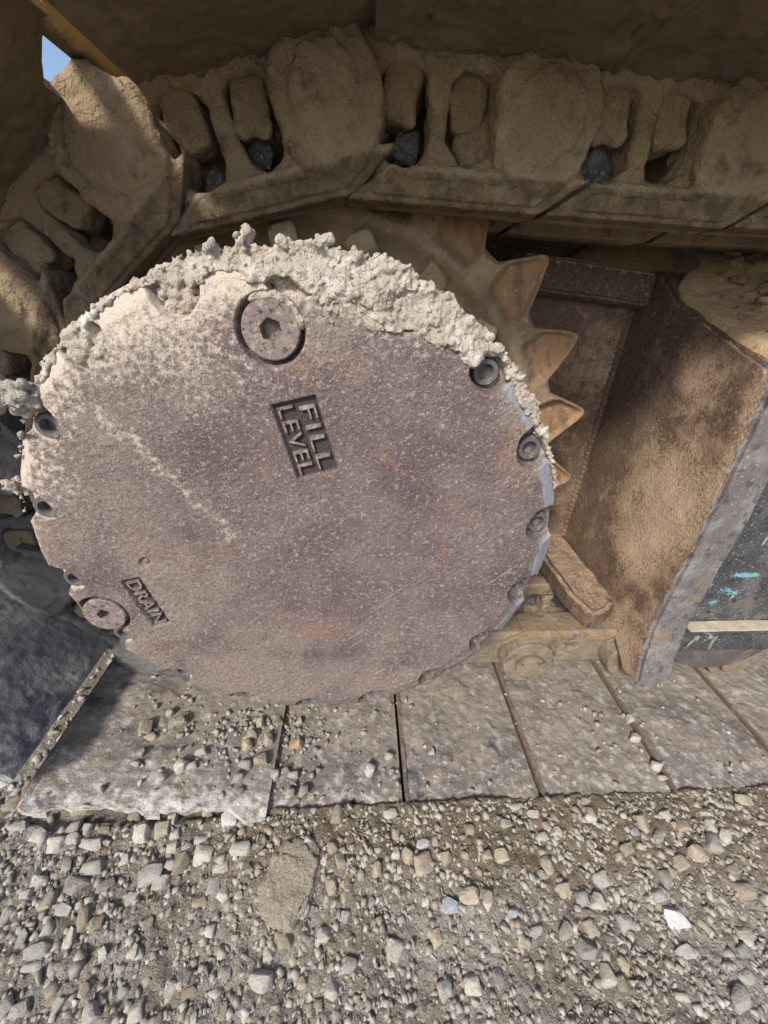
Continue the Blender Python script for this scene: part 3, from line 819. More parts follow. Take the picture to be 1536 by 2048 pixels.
film_shadow = .30 + .55 * sst(-.012, .030, vz - shadow_top + .012 * fbm(vx, vz, f=30, o=2, seed=80)) + .30 * sst(.02, -.16, vx) + .38 * sst(-.02, -.20, vz)
film_shadow += .30 * fbm(vx * .35 + vz * .2, vz - vx * .35, f=16, o=3, seed=81)
edge = sst(.243, .252, vr) * (1 - pk_) * sst(70, 40, np.abs(va - 10)) * .9
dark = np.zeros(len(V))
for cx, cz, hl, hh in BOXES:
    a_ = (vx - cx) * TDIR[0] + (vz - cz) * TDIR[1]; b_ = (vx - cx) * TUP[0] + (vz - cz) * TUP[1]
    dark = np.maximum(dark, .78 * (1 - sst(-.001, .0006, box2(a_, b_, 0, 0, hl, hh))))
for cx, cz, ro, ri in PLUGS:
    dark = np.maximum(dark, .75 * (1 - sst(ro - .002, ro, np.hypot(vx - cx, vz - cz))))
cov_me = mesh('cover', V, q, MAT['cover'], attrs={'film_shadow': film_shadow, 'dust': dust, 'rust': rust, 'edge': edge, 'dark': dark})
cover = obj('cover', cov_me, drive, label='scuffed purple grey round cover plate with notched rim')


def plug_mesh(r, hexr, depth):
    bm = bmesh.new()
    rings = []

    def ring(rad, y, k=48, hexy=False):
        vs = []
        for i in range(k):
            a = 2 * math.pi * i / k
            rr = rad
            if hexy:
                s = (a + .3) % (math.pi / 3) - math.pi / 6
                rr = rad / math.cos(s) * .9
            vs.append(bm.verts.new((rr * math.cos(a), y, rr * math.sin(a))))
        rings.append(vs)
    ring(r, .012); ring(r, .0018); ring(r - .0012, .0006); ring(hexr + .0022, .0004); ring(hexr, .0012, hexy=True); ring(hexr * .93, depth, hexy=True)
    for a, b in zip(rings[:-1], rings[1:]):
        for i in range(48): bm.faces.new((a[i], a[(i + 1) % 48], b[(i + 1) % 48], b[i]))
    bm.faces.new(rings[-1])
    return bm_mesh('plug', bm, MAT['plug'], angle=35)


obj('fill_plug', plug_mesh(PLUGS[0][3], .0088, .010), cover, Matrix.Translation((PLUGS[0][0], 0, PLUGS[0][1])))
obj('drain_plug', plug_mesh(PLUGS[1][3], .0076, .010), cover, Matrix.Translation((PLUGS[1][0], 0, PLUGS[1][1])))


def lettering(txt, cx, cz, length, height):
    cu = bpy.data.curves.new('txt', 'FONT'); cu.body = txt; cu.size = 1; cu.extrude = .5
    cu.space_character = 1.12
    o = bpy.data.objects.new('txt', cu); COL.objects.link(o)
    dg = bpy.context.evaluated_depsgraph_get(); dg.update()
    me0 = bpy.data.meshes.new_from_object(o.evaluated_get(dg))
    bpy.data.objects.remove(o)
    co = np.zeros(len(me0.vertices) * 3); me0.vertices.foreach_get('co', co); co = co.reshape(-1, 3)
    lo, hi = co.min(0), co.max(0)
    a = ((co[:, 0] - lo[0]) / (hi[0] - lo[0]) - .5) * length
    b = ((co[:, 1] - lo[1]) / (hi[1] - lo[1]) - .5) * height
    d = np.where(co[:, 2] > 0, .0004, .0065)
    P = np.stack([cx + a * TDIR[0] + b * TUP[0], d, cz + a * TDIR[1] + b * TUP[1]], -1)
    me0.vertices.foreach_set('co', P.astype(np.float32).ravel())
    bm = bmesh.new(); bm.from_mesh(me0); bmesh.ops.recalc_face_normals(bm, faces=bm.faces); bm.to_mesh(me0); bm.free()
    me0.name = 'lettering'; me0.materials.clear(); me0.materials.append(MAT['plug'])
    obj('lettering', me0, cover, label='raised letters reading ' + txt)


bx = BOXES[0]
lettering('FILL', bx[0] + TUP[0] * .0092 + TDIR[0] * .001, bx[1] + TUP[1] * .0092 + TDIR[1] * .001, .058, .0135)
lettering('LEVEL', bx[0] - TUP[0] * .0090, bx[1] - TUP[1] * .0090, .062, .0135)
bx = BOXES[1]
lettering('DRAIN', bx[0], bx[1], .060, .0140)


def bolt_mesh():
    bm = bmesh.new(); rings = []
    for r, y in ((.0115, .024), (.0115, .009), (.0105, .0075), (.0070, .0075), (.0062, .009), (.0058, .016)):
        rings.append([bm.verts.new((r * math.cos(2 * math.pi * i / 24), y, r * math.sin(2 * math.pi * i / 24))) for i in range(24)])
    for a, b in zip(rings[:-1], rings[1:]):
        for i in range(24): bm.faces.new((a[i], a[(i + 1) % 24], b[(i + 1) % 24], b[i]))
    bm.faces.new(rings[-1])
    return bm_mesh('cover_bolt', bm, MAT['bolt'], angle=40)


BOLT = bolt_mesh()
for a in NOTCH:
    obj('cover_bolt', BOLT, cover, Matrix.Translation((.2470 * math.cos(a), .008 if round(math.degrees(a)) in (68, 88, 108, 128) else .004, .2470 * math.sin(a))))

# hub drum behind the cover
bm = bmesh.new()
rings = []
for r, y in ((.225, .045), (.238, .06), (.238, .13), (.252, .14), (.252, .165), (.27, .19), (.27, .25)):
    rings.append([bm.verts.new((r * math.cos(2 * math.pi * i / 96), y, r * math.sin(2 * math.pi * i / 96))) for i in range(96)])
for a, b in zip(rings[:-1], rings[1:]):
    for i in range(96): bm.faces.new((a[i], a[(i + 1) % 96], b[(i + 1) % 96], b[i]))
obj('hub', bm_mesh('hub', bm, MAT['mud'], angle=30), drive)

# sprocket ring
NT = 23
A0 = math.radians(28.4)
na, nr = NT * 60, 46
th = np.linspace(0, 2 * np.pi, na, endpoint=False)
phs = ((th - A0) / (2 * np.pi / NT) + .5) % 1 - .5
dl = (.5 - np.abs(phs)) * (360 / NT)              # degrees from the valley centre
rv = .396 * np.cos(np.radians(dl)) - np.sqrt(np.maximum(.038 ** 2 - (.396 * np.sin(np.radians(dl))) ** 2, 0))
tip = .362 + (.4185 - .362) * np.clip((dl - 1.6) / (7.83 - 1.6), 0, 1) ** 1.12
rt = np.maximum(np.minimum(tip, .4135 - .0010 * (7.83 - dl)), .359)
for _ in range(4): rt = (np.roll(rt, 1) + np.roll(rt, -1) + rt * 2) / 4
rt = (np.roll(rt, 1) + np.roll(rt, -1) + rt * 2) / 4
rt = rt + .0015 * fbm(np.cos(th) * 4, np.sin(th) * 4, f=9, o=2, seed=4)
rs = np.concatenate([np.linspace(0, .5, 18, endpoint=False), np.linspace(.5, 1, nr - 18)])
TH, S = np.meshgrid(th, rs, indexing='ij')
RTT = np.broadcast_to(rt[:, None], TH.shape)
Rr = .20 + (RTT - .20) * S
PHI = np.broadcast_to(phs[:, None], TH.shape)
xs, zs = Rr * np.cos(TH), Rr * np.sin(TH)
facet = sst(.325, .345, Rr) * (1 - sst(.22, .36, np.abs(PHI + .05 - (Rr - .34) * 1.2)))
edge_d = RTT - Rr
dep = .240 + .013 * facet * sst(.0, .010, edge_d) - .004 * np.exp(-((Rr - .325) / .012) ** 2) + .006 * sst(.006, 0, edge_d)
dep += .010 * sst(.322, .300, Rr) + .0035 * fbm(xs, zs, f=30, o=4, seed=12) * (1 - facet * .8)
F0 = np.stack([xs, dep, zs], -1).reshape(-1, 3)
idx = np.arange(na * nr).reshape(na, nr)
i2 = np.roll(idx, -1, 0)
q = np.stack([idx[:, :-1], i2[:, :-1], i2[:, 1:], idx[:, 1:]], -1).reshape(-1, 4)
V = F0; last = idx[:, -1]
for dy, dr in ((.006, .0015), (.040, .0015), (.048, -.003), (.049, -.16)):
    rr_ = rt + dr
    P = np.stack([rr_ * np.cos(th), np.full(na, .246 + dy), rr_ * np.sin(th)], -1)
    new = np.arange(len(V), len(V) + na); V = np.concatenate([V, P])
    q = np.concatenate([q, np.stack([last, np.roll(last, -1), np.roll(new, -1), new], -1)]); last = new
worn = np.zeros(len(V)); worn[:na * nr] = (facet * sst(.0, .006, edge_d)).ravel() * .9
sk = np.zeros(len(V)); sk[:na * nr] = (np.clip(.5 + 1.4 * fbm(xs * 1.0 + zs * .35, (zs - xs * .5) * .15, f=160, o=2, seed=9), 0, 1) * facet).ravel()
worn[na * nr:na * nr + 2 * na] = .55
ring = obj('sprocket_ring', mesh('sprocket_ring', V, q[:, ::-1], MAT['orange'], attrs={'worn': worn, 'streak': sk}), drive, label='toothed sprocket ring with worn orange rust teeth')
SB = lump_mesh('sprocket_bolt', .017, .017, .016, .008, 5, MAT['mud'], .004)
for k in range(20):
    a = math.radians(6 + 18 * k)
    obj('sprocket_bolt', SB, ring, Matrix.Translation((.293 * math.cos(a), .236, .293 * math.sin(a))) @ Matrix.Rotation(math.pi / 2, 4, 'X') @ Matrix.Rotation(k * 1.3, 4, 'Z'))
# gearbox / motor housing behind the sprocket
bm = bmesh.new()
bmesh.ops.create_cone(bm, cap_ends=True, segments=64, radius1=.25, radius2=.25, depth=.30, matrix=Matrix.Translation((0, .44, 0)) @ Matrix.Rotation(math.pi / 2, 4, 'X'))
obj('gearbox', bm_mesh('gearbox', bm, MAT['frame'], angle=30), drive)

# dried crust on the rim
st = .0014
lo = np.array([-.300, -.014, -.01]); hi = np.array([.282, .046, .297])
shp = np.ceil((hi - lo) / st).astype(int) + 1
Fc = np.full(shp, .02, np.float32)


def blob(c, r, k=.0010):
    c = np.asarray(c); e = r + .004
    i0 = np.maximum(((c - e - lo) / st).astype(int), 0); i1 = np.minimum(((c + e - lo) / st).astype(int) + 2, shp)
    if (i1 <= i0).any(): return
    ax = [lo[j] + np.arange(i0[j], i1[j]) * st - c[j] for j in range(3)]
    d = np.sqrt(ax[0][:, None, None] ** 2 + ax[1][None, :, None] ** 2 + ax[2][None, None, :] ** 2) - r
    sl = tuple(slice(i0[j], i1[j]) for j in range(3))
    Fc[sl] = smin(Fc[sl], d.astype(np.float32), k)


rc = random.Random(5)


def thick(a):     # crust amount by angle (degrees, anticlockwise from +X)
    t = np.interp(a, [14, 24, 36, 48, 58, 68, 78, 86, 94, 104, 116, 130, 140, 146, 152, 170], [0, .12, .34, .55, .80, .95, .95, 1.0, .85, .48, .28, .26, .26, .22, .10, .05])
    return float(t * (1 + .4 * vnoise(np.array([a * .17]), np.array([0.]), np.array([0.]), 4)[0]))


# solid body of the crust hugging the rim, then grains grown on its surface
gx_, gy_, gz_ = [lo[j] + np.arange(shp[j]) * st for j in range(3)]
XX, ZZ = np.meshgrid(gx_, gz_, indexing='ij')
RR_, AA_ = np.hypot(XX, ZZ), np.degrees(np.arctan2(ZZ, XX))
tab = np.array([thick(a) for a in np.arange(0, 181, .5)])
T_ = np.interp(AA_, np.arange(0, 181, .5), tab) * (AA_ > 12) * (AA_ < 174)
n_lo = fbm(XX, ZZ, f=38, o=3, seed=91)
r_in = .2665 - .030 * T_ ** 1.3 * (1 + .9 * n_lo) - .002
r_out = .2630 + (.0062 * T_ * (1 + 1.3 * fbm(XX, ZZ, f=55, o=2, seed=92)))
face = -.0022 * T_ * sst(0, .018, RR_ - r_in) * (1 + .8 * fbm(XX, ZZ, f=90, o=2, seed=93)) + .0105 * sst(.243, .268, RR_)
for q_ in NOTCH:
    if round(math.degrees(q_)) not in (28, 48, 68, 108, 128, 148, 168): continue
    pd_ = .007 if round(math.degrees(q_)) in (68, 108, 128) else .017
    dq = np.hypot(XX - .2475 * math.cos(q_), ZZ - .2475 * math.sin(q_))
    face = face + pd_ * (1 - sst(.009, .0165, dq + .003 * n_lo)) * (.35 + .65 * (RR_ < .262))
band = np.maximum(r_in - RR_, RR_ - r_out)
band = np.where(T_ < .04, .02, band)
for iy, y in enumerate(gy_):
    body = np.maximum(band + .45 * np.maximum(0, y - .008) * (RR_ > .25), np.maximum(face - y, y - .036))
    Fc[:, iy, :] = np.clip(body + .0022 * fbm(XX, y + 0 * XX, ZZ, f=75, o=3, seed=94), -.02, .02)
surf = np.argwhere(np.abs(Fc) < .0013)
for k in RNG.choice(len(surf), 12000):
    p = lo + surf[k] * st
    u_ = rc.random()
    blob(p + RNG.normal(0, .0006, 3), rc.uniform(.0008, .0013) if u_ < .80 else rc.uniform(.0012, .0019) if u_ < .98 else rc.uniform(.0019, .0030))
# knobs that stand up on the silhouette
for ang, R0, r in [(95, .269, .0065), (94.3, .274, .0038), (84, .269, .006), (82.5, .273, .0032), (100, .267, .005), (73, .267, .0045), (66, .267, .005), (50, .265, .0045),
                   (89, .268, .005), (78, .268, .0045)]:
    for k in range(46):
        v_ = RNG.normal(0, 1, 3) * np.array([1.2, 1.0, .8]); v_ *= r * rc.uniform(.2, 1.15) / np.linalg.norm(v_)
        blob((R0 * math.cos(math.radians(ang)) + v_[0], .008 + v_[1], R0 * math.sin(math.radians(ang)) + v_[2]), rc.uniform(.001, .0026))
for da in (68, 88, 108, 128):      # pockets packed with grit
    for k in range(150):
        r_ = .017 * math.sqrt(rc.random()); t_ = rc.uniform(0, 6.28)
        blob((.2475 * math.cos(math.radians(da)) + r_ * math.cos(t_), rc.uniform(.010, .016), .2475 * math.sin(math.radians(da)) + r_ * math.sin(t_)), rc.choice([.0013, .002, .003, .0045]))
for k in range(260):               # grit filling part of the groove round the upper plug
    t_ = math.radians(rc.uniform(5, 125)); r_ = rc.uniform(.0222, .0258)
    blob((PLUGS[0][0] + r_ * math.cos(t_), rc.uniform(.0015, .006), PLUGS[0][1] + r_ * math.sin(t_)), rc.uniform(.0010, .0020))
LUMP = np.array([-.2175, .006, .157])
for k in range(240):
    p = LUMP + np.array([rc.gauss(0, .0070), rc.gauss(0, .0045), rc.gauss(0, .0060)])
    blob(p, rc.choice([.0010, .0013, .0018, .0025, .0045]))
for k in range(60):     # frayed splash further down the left rim
    p = np.array([-.268 + rc.gauss(0, .009), .03 + rc.gauss(0, .005), .066 + rc.gauss(0, .004)])
    blob(p, rc.uniform(.0012, .0034))
near = np.argwhere(np.abs(Fc) < .005)
Pn = lo + near * st
Fc[near[:, 0], near[:, 1], near[:, 2]] += (.0010 * fbm(Pn[:, 0], Pn[:, 1], Pn[:, 2], f=300, o=2, seed=3)).astype(np.float32)
V, q = surface_nets(Fc, lo, st)
grey = .9 * (1 - sst(.018, .032, np.linalg.norm(V - LUMP, axis=1))) + .6 * (1 - sst(.0, .03, np.hypot(V[:, 0] - .10, V[:, 2] - .232))) + .35 * sst(.15, .25, V[:, 0])
obj('dried_crust', mesh('dried_crust', V, q, MAT['crust'], attrs={'grey': grey}), drive, kind='stuff', label='knobbly cream crust of dried slurry along the upper rim')

# ================================================================== TRACK FRAME
frame = obj('track_frame', None, mw=Matrix.Translation((.70, .61, .15)), label='brown rusty track frame with thick end plate beside the sprocket', cat='track frame')  # the track frame alone; tracks and rollers are separate objects
FI = Matrix.Translation((.70, .61, .15)).inverted()


def prism_x(poly, x0, x1, bev=.004):
    bm = bmesh.new()
    a = [bm.verts.new((x0, y, z)) for y, z in poly]; b = [bm.verts.new((x1, y, z)) for y, z in poly]
    bm.faces.new(a); bm.faces.new(b[::-1])
    for i in range(len(poly)):
        j = (i + 1) % len(poly); bm.faces.new((a[j], a[i], b[i], b[j]))
    bmesh.ops.recalc_face_normals(bm, faces=bm.faces)
    if bev: bmesh.ops.bevel(bm, geom=list(bm.edges), offset=bev, segments=2, affect='EDGES', clamp_overlap=True)
    return bm


def box_bm(x0, x1, y0, y1, z0, z1, bev=.003): return prism_x([(y0, z0), (y1, z0), (y1, z1), (y0, z1)], x0, x1, bev)


def refine(bm, maxlen, amp, seed, attr=None, m=None, name='part'):
    """subdivide long edges, roughen the surface, add an attribute"""
    bmesh.ops.triangulate(bm, faces=bm.faces)
    for _ in range(9):
        es = [e for e in bm.edges if e.calc_length() > maxlen]
        if not es: break
        bmesh.ops.subdivide_edges(bm, edges=es, cuts=1)
        bmesh.ops.triangulate(bm, faces=[f for f in bm.faces if len(f.verts) > 3])
    bm.normal_update()
    co = np.array([v.co[:] for v in bm.verts]); no = np.array([v.normal[:] for v in bm.verts])
    co2 = co + no * (amp * fbm(co[:, 0], co[:, 1], co[:, 2], f=35, o=3, seed=seed))[:, None]
    for v, c in zip(bm.verts, co2): v.co = c
    at = {k: f(co, no) for k, f in (attr or {}).items()}
    me = bm_mesh(name, bm, m, angle=45)
    for k, val in at.items():
        a = me.attributes.new(k, 'FLOAT', 'POINT'); a.data.foreach_set('value', val.astype(np.float32))
    return me


END = [(.427, .100), (.440, .150), (.450, .222), (.450, .46), (.456, .618), (.474, .640), (.56, .668), (.664, .705), (.722, .748), (.772, .752), (.772, .170), (.535, .142), (.505, .118), (.470, .090), (.440, .088)]


def plate_dust_sun(co, no):
    y, z = co[:, 1], co[:, 2]
    n_ = fbm(co[:, 1], co[:, 2], co[:, 0], f=16, o=3, seed=51)
    d = .75 * np.exp(-((y - .545) / .075) ** 2 - ((z - .37) / .13) ** 2) + .6 * np.exp(-((y - .585) / .035) ** 2 - ((z - .615) / .035) ** 2)  # two sunlit patches painted in as paler colour, on top of the dust
    d *= .85 + .5 * fbm(co[:, 1] * 2.2, co[:, 2] * .8, f=14, o=3, seed=53)
    d += .32 * sst(.78, .58, y) + .35 * sst(.24, .12, z) + .40 * sst(.49, .46, y) * sst(.3, .6, z)
    return np.clip(d + .35 * n_, 0, 1) * (no[:, 0] < -.3)


me = refine(prism_x(END, .500, .566, .006), .012, .0022, 4, {'dust': plate_dust_sun}, MAT['frame'], 'end_plate')
ep = obj('end_plate', me, frame, FI)
me.materials.append(MAT['cutedge'])
for p in me.polygons:
    yo = np.interp(p.center.z, [.088, .10, .150, .222, .46, .618, .640], [.44, .427, .440, .450, .450, .456, .474])
    if p.center.x > .5018 + .0012 * math.sin(p.center.z * 170) and p.center.z < .645 and p.center.y < yo + .016: p.material_index = 1
    elif p.normal.x > .5: p.material_index = 1


def paint(co, no):
    x, z = co[:, 0], co[:, 2]
    pts = [(.670, .303, .024, .004), (.655, .300, .03, .004), (.640, .268, .012, .010), (.630, .242, .014, .010), (.660, .262, .012, .006)]
    return sum(.9 * np.exp(-((x - a) / w) ** 2 - ((z - b) / h) ** 2) for a, b, w, h in pts) * (no[:, 1] < -.5)


obj('side_wall', refine(box_bm(.567, 2.6, .487, .50, .15, .622, .002), .02, .001, 8, {'paint': paint}, MAT['sidewall'], 'side_wall'), frame, FI)
obj('ledge', refine(box_bm(.568, 2.6, .458, .4865, .146, .193, .005), .02, .0015, 9, {'paint': lambda c, n_: 0 * c[:, 0]}, MAT['sidewall'], 'ledge'), frame, FI)
obj('ledge_dust', refine(box_bm(.590, 2.6, .462, .486, .1925, .196, .0012), .012, .0012, 19, None, MAT['dust'], 'ledge_dust'), frame, FI, kind='stuff')
obj('top_plate', refine(prism_x([(.468, .619), (.56, .650), (.664, .688), (.722, .730), (.772, .735), (.772, .715), (.70, .70), (.468, .605)], .567, 2.6, .002), .05, .001, 3, None, MAT['frame'], 'top_plate'), frame, FI)
obj('rear_wall', refine(box_bm(.567, 2.6, .756, .772, .15, .714, .002), .06, .001, 13, None, MAT['frame'], 'rear_wall'), frame, FI)
obj('mount_plate', refine(box_bm(.06, .566, .773, .80, .16, .745, .002), .014, .0015, 5,
    {'dust': lambda c, n_: .28 * sst(.30, .48, c[:, 0]) + .28 * np.exp(-((c[:, 2] - .60) / .08) ** 2)}, MAT['frame'], 'mount_plate'), frame, FI)
# guard bar running from the end plate towards the sprocket
bm = prism_x([(.730, .700), (.748, .692), (.790, .700), (.790, .752), (.730, .748)], .262, .499, .004)
for v in bm.verts: v.co.z += (.5 - v.co.x) * .085
obj('guard_bar', refine(bm, .014, .0015, 6, {'dust': lambda c, n_: .9 * (n_[:, 2] > .6)}, MAT['frame'], 'guard_bar'), frame, FI)
bm = bmesh.new()
pts_ = [(.4995, .81), (.4995, .545), (.470, .520), (.432, .503), (.416, .56), (.414, .66), (.42, .81)]
lo_ = [bm.verts.new((x, y, .152)) for x, y in pts_]; hi_ = [bm.verts.new((x, y, .200)) for x, y in pts_]
bm.faces.new(lo_); bm.faces.new(hi_[::-1])
for k in range(len(pts_)): bm.faces.new((lo_[k], lo_[k - 1], hi_[k - 1], hi_[k]))
bmesh.ops.recalc_face_normals(bm, faces=bm.faces)
bmesh.ops.bevel(bm, geom=list(bm.edges), offset=.008, segments=3, affect='EDGES', clamp_overlap=True)
obj('guide_shelf', refine(bm, .009, .0045, 7, {'dust': lambda c, n_: .55 * (n_[:, 2] > .6)}, MAT['frame'], 'guide_shelf'), frame, FI)


obj('cross_member', refine(box_bm(.02, .565, .83, .93, .60, .812, .008), .02, .003, 15, {'dust': lambda c, n_: .3 * (n_[:, 2] > .6)}, MAT['frame'], 'cross_member'), frame, FI)
obj('rear_beam', refine(prism_x([(.80, .60), (.80, .772), (.84, .797), (.90, .797), (.93, .60)], .566, 2.6, .01), .02, .003, 16, {'dust': lambda c, n_: .9 * (n_[:, 2] > .2)}, MAT['frame'], 'rear_beam'), frame, FI)


# weld bead in the corner between end plate and mounting plate
bm = bmesh.new()
rr_ = random.Random(3)
nz_ = 150
prev_ = None
for k in range(nz_ + 1):
    z_ = .20 + (.735 - .20) * k / nz_
    r_ = .0075 + .0018 * math.sin(k * 1.9) + rr_.uniform(-.0006, .0006)
    ring_ = [bm.verts.new((.500 - r_ * math.cos(t_), .773 - r_ * math.sin(t_), z_)) for t_ in [math.pi / 2 * q_ / 5 for q_ in range(6)]]
    if prev_:
        for q_ in range(5): bm.faces.new((prev_[q_], prev_[q_ + 1], ring_[q_ + 1], ring_[q_]))
    prev_ = ring_
obj('weld_bead', bm_mesh('weld_bead', bm, MAT['frame'], smooth=True), frame, FI)


# rollers under the frame
def roller_bm():
    bm = bmesh.new(); rings = []
    for r, y in ((.068, -.144), (.085, -.144), (.120, -.140), (.124, -.134), (.124, -.108), (.064, -.098), (.064, .09), (.118, .10), (.118, .135), (.02, .14)):
        rings.append([bm.verts.new((r * math.cos(2 * math.pi * i / 64), y, min(r * math.sin(2 * math.pi * i / 64), -.066 if y < -.105 else 1))) for i in range(64)])
    for a, b in zip(rings[:-1], rings[1:]):
        for i in range(64): bm.faces.new((a[i], a[(i + 1) % 64], b[(i + 1) % 64], b[i]))
    bm.faces.new(rings[0]); bm.faces.new(rings[-1])
    return bm


# ================================================================== SOIL ON THE FRAME
def heap(name, x0, x1, y0, y1, zf_, m, label, cat, step=.004):
    xs, ys = np.arange(x0, x1 + step, step), np.arange(y0, y1 + step, step)
    Xh, Yh = np.meshgrid(xs, ys, indexing='ij')
    Zh, base = zf_(Xh, Yh)
    Zt = np.maximum(Zh, base - .004)
    ix = np.arange(Xh.size).reshape(Xh.shape)
    qq = np.stack([ix[:-1, :-1], ix[1:, :-1], ix[1:, 1:], ix[:-1, 1:]], -1).reshape(-1, 4)
    keep = (Zh > base)
    kq = keep.ravel()[qq].any(1)
    V_ = np.stack([Xh, Yh, Zt], -1).reshape(-1, 3)
    return obj(name, mesh(name, V_, qq[kq], m), label=label, cat=cat, kind='stuff')


def top_z(y): return np.interp(y, [.468, .56, .664, .722, .772], [.640, .668, .705, .748, .752])


def soil_z(X_, Y_):
    base = top_z(Y_) - .010
    n_ = fbm(X_, Y_, f=22, o=2, seed=1)
    e = sst(.500, .516, X_ + .004 * n_ - .05 * sst(.69, .73, Y_) * sst(.58, .55, X_)) * sst(.462, .480, Y_ + .004 * fbm(X_, Y_, f=25, o=2, seed=2)) * sst(.80, .77, Y_)
    ramp = sst(.50, .60, X_)
    h = base - .006 + .026 * e + .014 * ramp * e + e * (.25 + .75 * ramp) * (.010 * fbm(X_, Y_, f=18, o=4, seed=31) + .009 * np.abs(fbm(X_, Y_, f=60, o=3, seed=32)))
    return h, base


heap('soil_heap', .496, 1.5, .455, .79, soil_z, MAT['soil'], 'dry tan soil heaped on the sloping top of the track frame', 'soil')


def mound_z(X_, Y_):
    base = .748 + (.5 - X_) * .085 + 0 * Y_
    amt = sst(.33, .49, X_ + .015 * fbm(X_, Y_, f=20, o=2, seed=7)) * sst(.66, .56, X_) * sst(.735, .84, Y_) * sst(.97, .90, Y_)
    return base + .075 * amt - .004 + .003 * fbm(X_, Y_, f=40, o=3, seed=5), base


heap('dust_mound', .27, .66, .735, .97, mound_z, MAT['soil'], 'smooth mound of tan dust lying above the guard bar', 'dust')
CL = 'tan clod of dry soil lying on the heap above the track frame'
for k in range(150):
    x, y = random.uniform(.53, .74) if k < 110 else random.uniform(.74, 1.2), random.uniform(.48, .77)
    if x < .57 and y > .66: continue
    z = float(soil_z(np.array([x]), np.array([y]))[0][0])
    s = random.choice([.0035, .005, .006, .008, .010, .014])
    if y < .52: s = min(s, .006)
    place_stone('soil', x, y, z, s * random.uniform(1, 1.5), s, s * .5, ('large lumpy ' if s > .009 else 'middle sized ' if s > .0055 else 'little crumbly ') + CL, 'clods in the soil heap', tilt=.5, cat='clod', name='clod', sink=.2)

for k, x in enumerate((.675, 1.05)):
    obj('track_roller', bm_mesh('track_roller', roller_bm(), MAT['roller'], angle=35), mw=Matrix.Translation((x, .61, .206)),
        label=['dark worn track roller below the ledge next to the end plate', 'dark track roller further along under the frame ledge'][k], cat='roller')

# dark rubble jammed in the link windows
for i, (px, pz, s, lab) in enumerate([(.049, .838, .016, 'dark rock chunk jammed in the round link window over the cover'), (.262, .832, .020, 'blue grey rubble wedged in the link window above the guard bar'),
                                      (-.105, .828, .015, 'grey stone chip in the narrow link window above the crusted rim'), (-.155, .800, .015, 'small dark stone in the link window at the curve of the track')]):
    me = stone_mesh('dark', i)
    obj('rock_chunk', me, mw=Matrix.Translation((px, Y_LINK + .042, pz)) @ Matrix.Rotation(i * 1.1, 4, 'Y') @ Matrix.Diagonal((s, s * .7, s, 1)), label=lab, cat='stone')

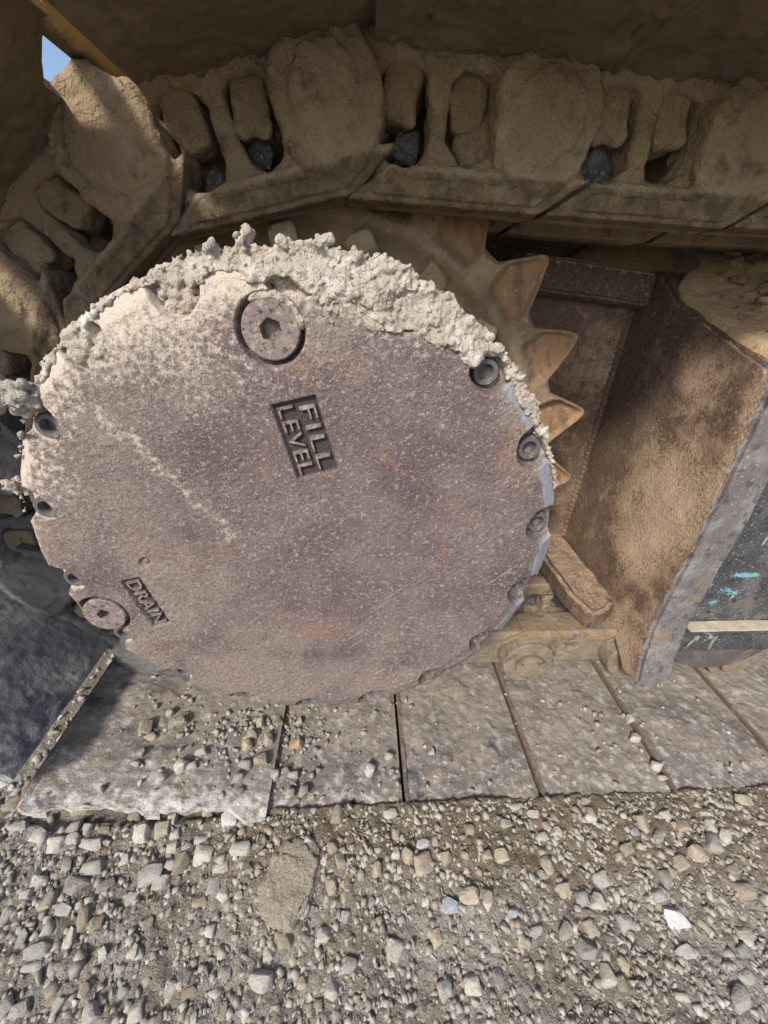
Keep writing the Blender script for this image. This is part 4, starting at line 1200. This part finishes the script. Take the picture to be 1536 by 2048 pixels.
# stones lying on the lower shoes
SH = [(585, 910, 50, 60, 'tan'), (600, 945, 50, 30, 'tan'), (725, 885, 52, 48, 'tan'), (680, 850, 30, 40, 'grey'), (690, 895, 30, 50, 'grey'), (1115, 895, 45, 50, 'tan'), (1010, 940, 50, 40, 'tan'), (1075, 960, 45, 60, 'tan'),
      (990, 980, 45, 50, 'tan'), (1235, 960, 30, 30, 'grey'), (1090, 1010, 50, 40, 'tan'), (1050, 1040, 65, 60, 'tan'), (985, 1055, 55, 50, 'grey'), (1100, 1100, 40, 65, 'pale'),
      (1140, 1080, 35, 35, 'grey'), (1175, 1095, 45, 40, 'grey'), (955, 1110, 45, 50, 'grey'), (960, 1165, 30, 40, 'grey'), (805, 1005, 45, 40, 'pale'), (725, 1065, 50, 70, 'pale'), (770, 1060, 40, 40, 'grey'), (645, 1115, 40, 60, 'grey'),
      (1480, 1080, 45, 70, 'pale'), (1040, 890, 35, 50, 'grey'), (1455, 930, 25, 20, 'pale'), (565, 1010, 30, 35, 'grey'), (720, 940, 28, 22, 'grey'), (1280, 890, 26, 22, 'tan'), (1195, 885, 30, 30, 'grey'), (545, 1050, 40, 30, 'grey'), (1160, 1175, 40, 60, 'pale'), (1215, 1165, 40, 65, 'pale')]
SLBL = {'tan': 'tan stone resting on the muddy shoe below the cover', 'grey': 'grey stone resting on the muddy shoe below the cover', 'pale': 'pale stone resting on the muddy shoe below the cover'}


def shoe_z(x, y):
    if x > -.146: return SHOE_Z
    return .034 + (-.146 - x) * .155


def shoe_stone(px, py, w, h, c, lab=None, grp='stones on the shoes'):
    z = SHOE_Z
    for _ in range(4):
        a = at_z(px, py, z + .004); z = shoe_z(a[0], a[1])
    wx = w / 2 * abs(at_z(px + 1, py, z)[0] - at_z(px, py, z)[0]); wy = h / 2 * abs(at_z(px, py + 1, z)[1] - at_z(px, py, z)[1]) * .85
    place_stone(c, a[0], a[1], z, wx, wy, min(wx, wy) * .8, lab or SLBL[c], grp if not lab else None, rz=random.uniform(-.3, .3), tilt=.2, sink=.1)


for zx, zy, w, h, c in SH: shoe_stone(zx / 2, 1000 + zy / 2, w / 2, h / 2, c)
shoe_stone(1185 / 2, 1000 + 975 / 2, 30, 25, 'orange', 'orange tan stone among grey ones on the shoe below the cover')
SEAM = 'small pale stone caught at a seam between two track shoes'
for zx, zy, w, h in [(980, 875, 28, 35), (1000, 950, 45, 35), (1090, 1065, 50, 45), (1115, 1110, 35, 30), (20, 1025, 40, 40), (30, 1085, 22, 28), (190, 1005, 26, 32)]:
    shoe_stone(768 + zx / 2, 1000 + zy / 2, w / 2, h / 2, 'pale', SEAM)
for o in bpy.data.objects:
    if o.get('label') == SEAM: o['group'] = 'stones at the shoe seams'
# fine grit on the shoes
def grit_keep(x, y, s):
    d = np.exp(-(((x + .17) / .10) ** 2 + ((y - .40) / .07) ** 2)) + .045
    return RNG.random(len(x)) < d


gz = lambda x, y: np.where(x > -.146, SHOE_Z, .034 + (-.146 - x) * .155) + .0005
v, f = pebbles(8000, (-.40, .72, .30, .50), .0008, .0052, 3.0, gz, grit_keep)
obj('shoe_grit', mesh('shoe_grit', v, f, MAT['pebble'], smooth=False), label='fine grit strewn over the lower track shoes', cat='grit', kind='stuff')
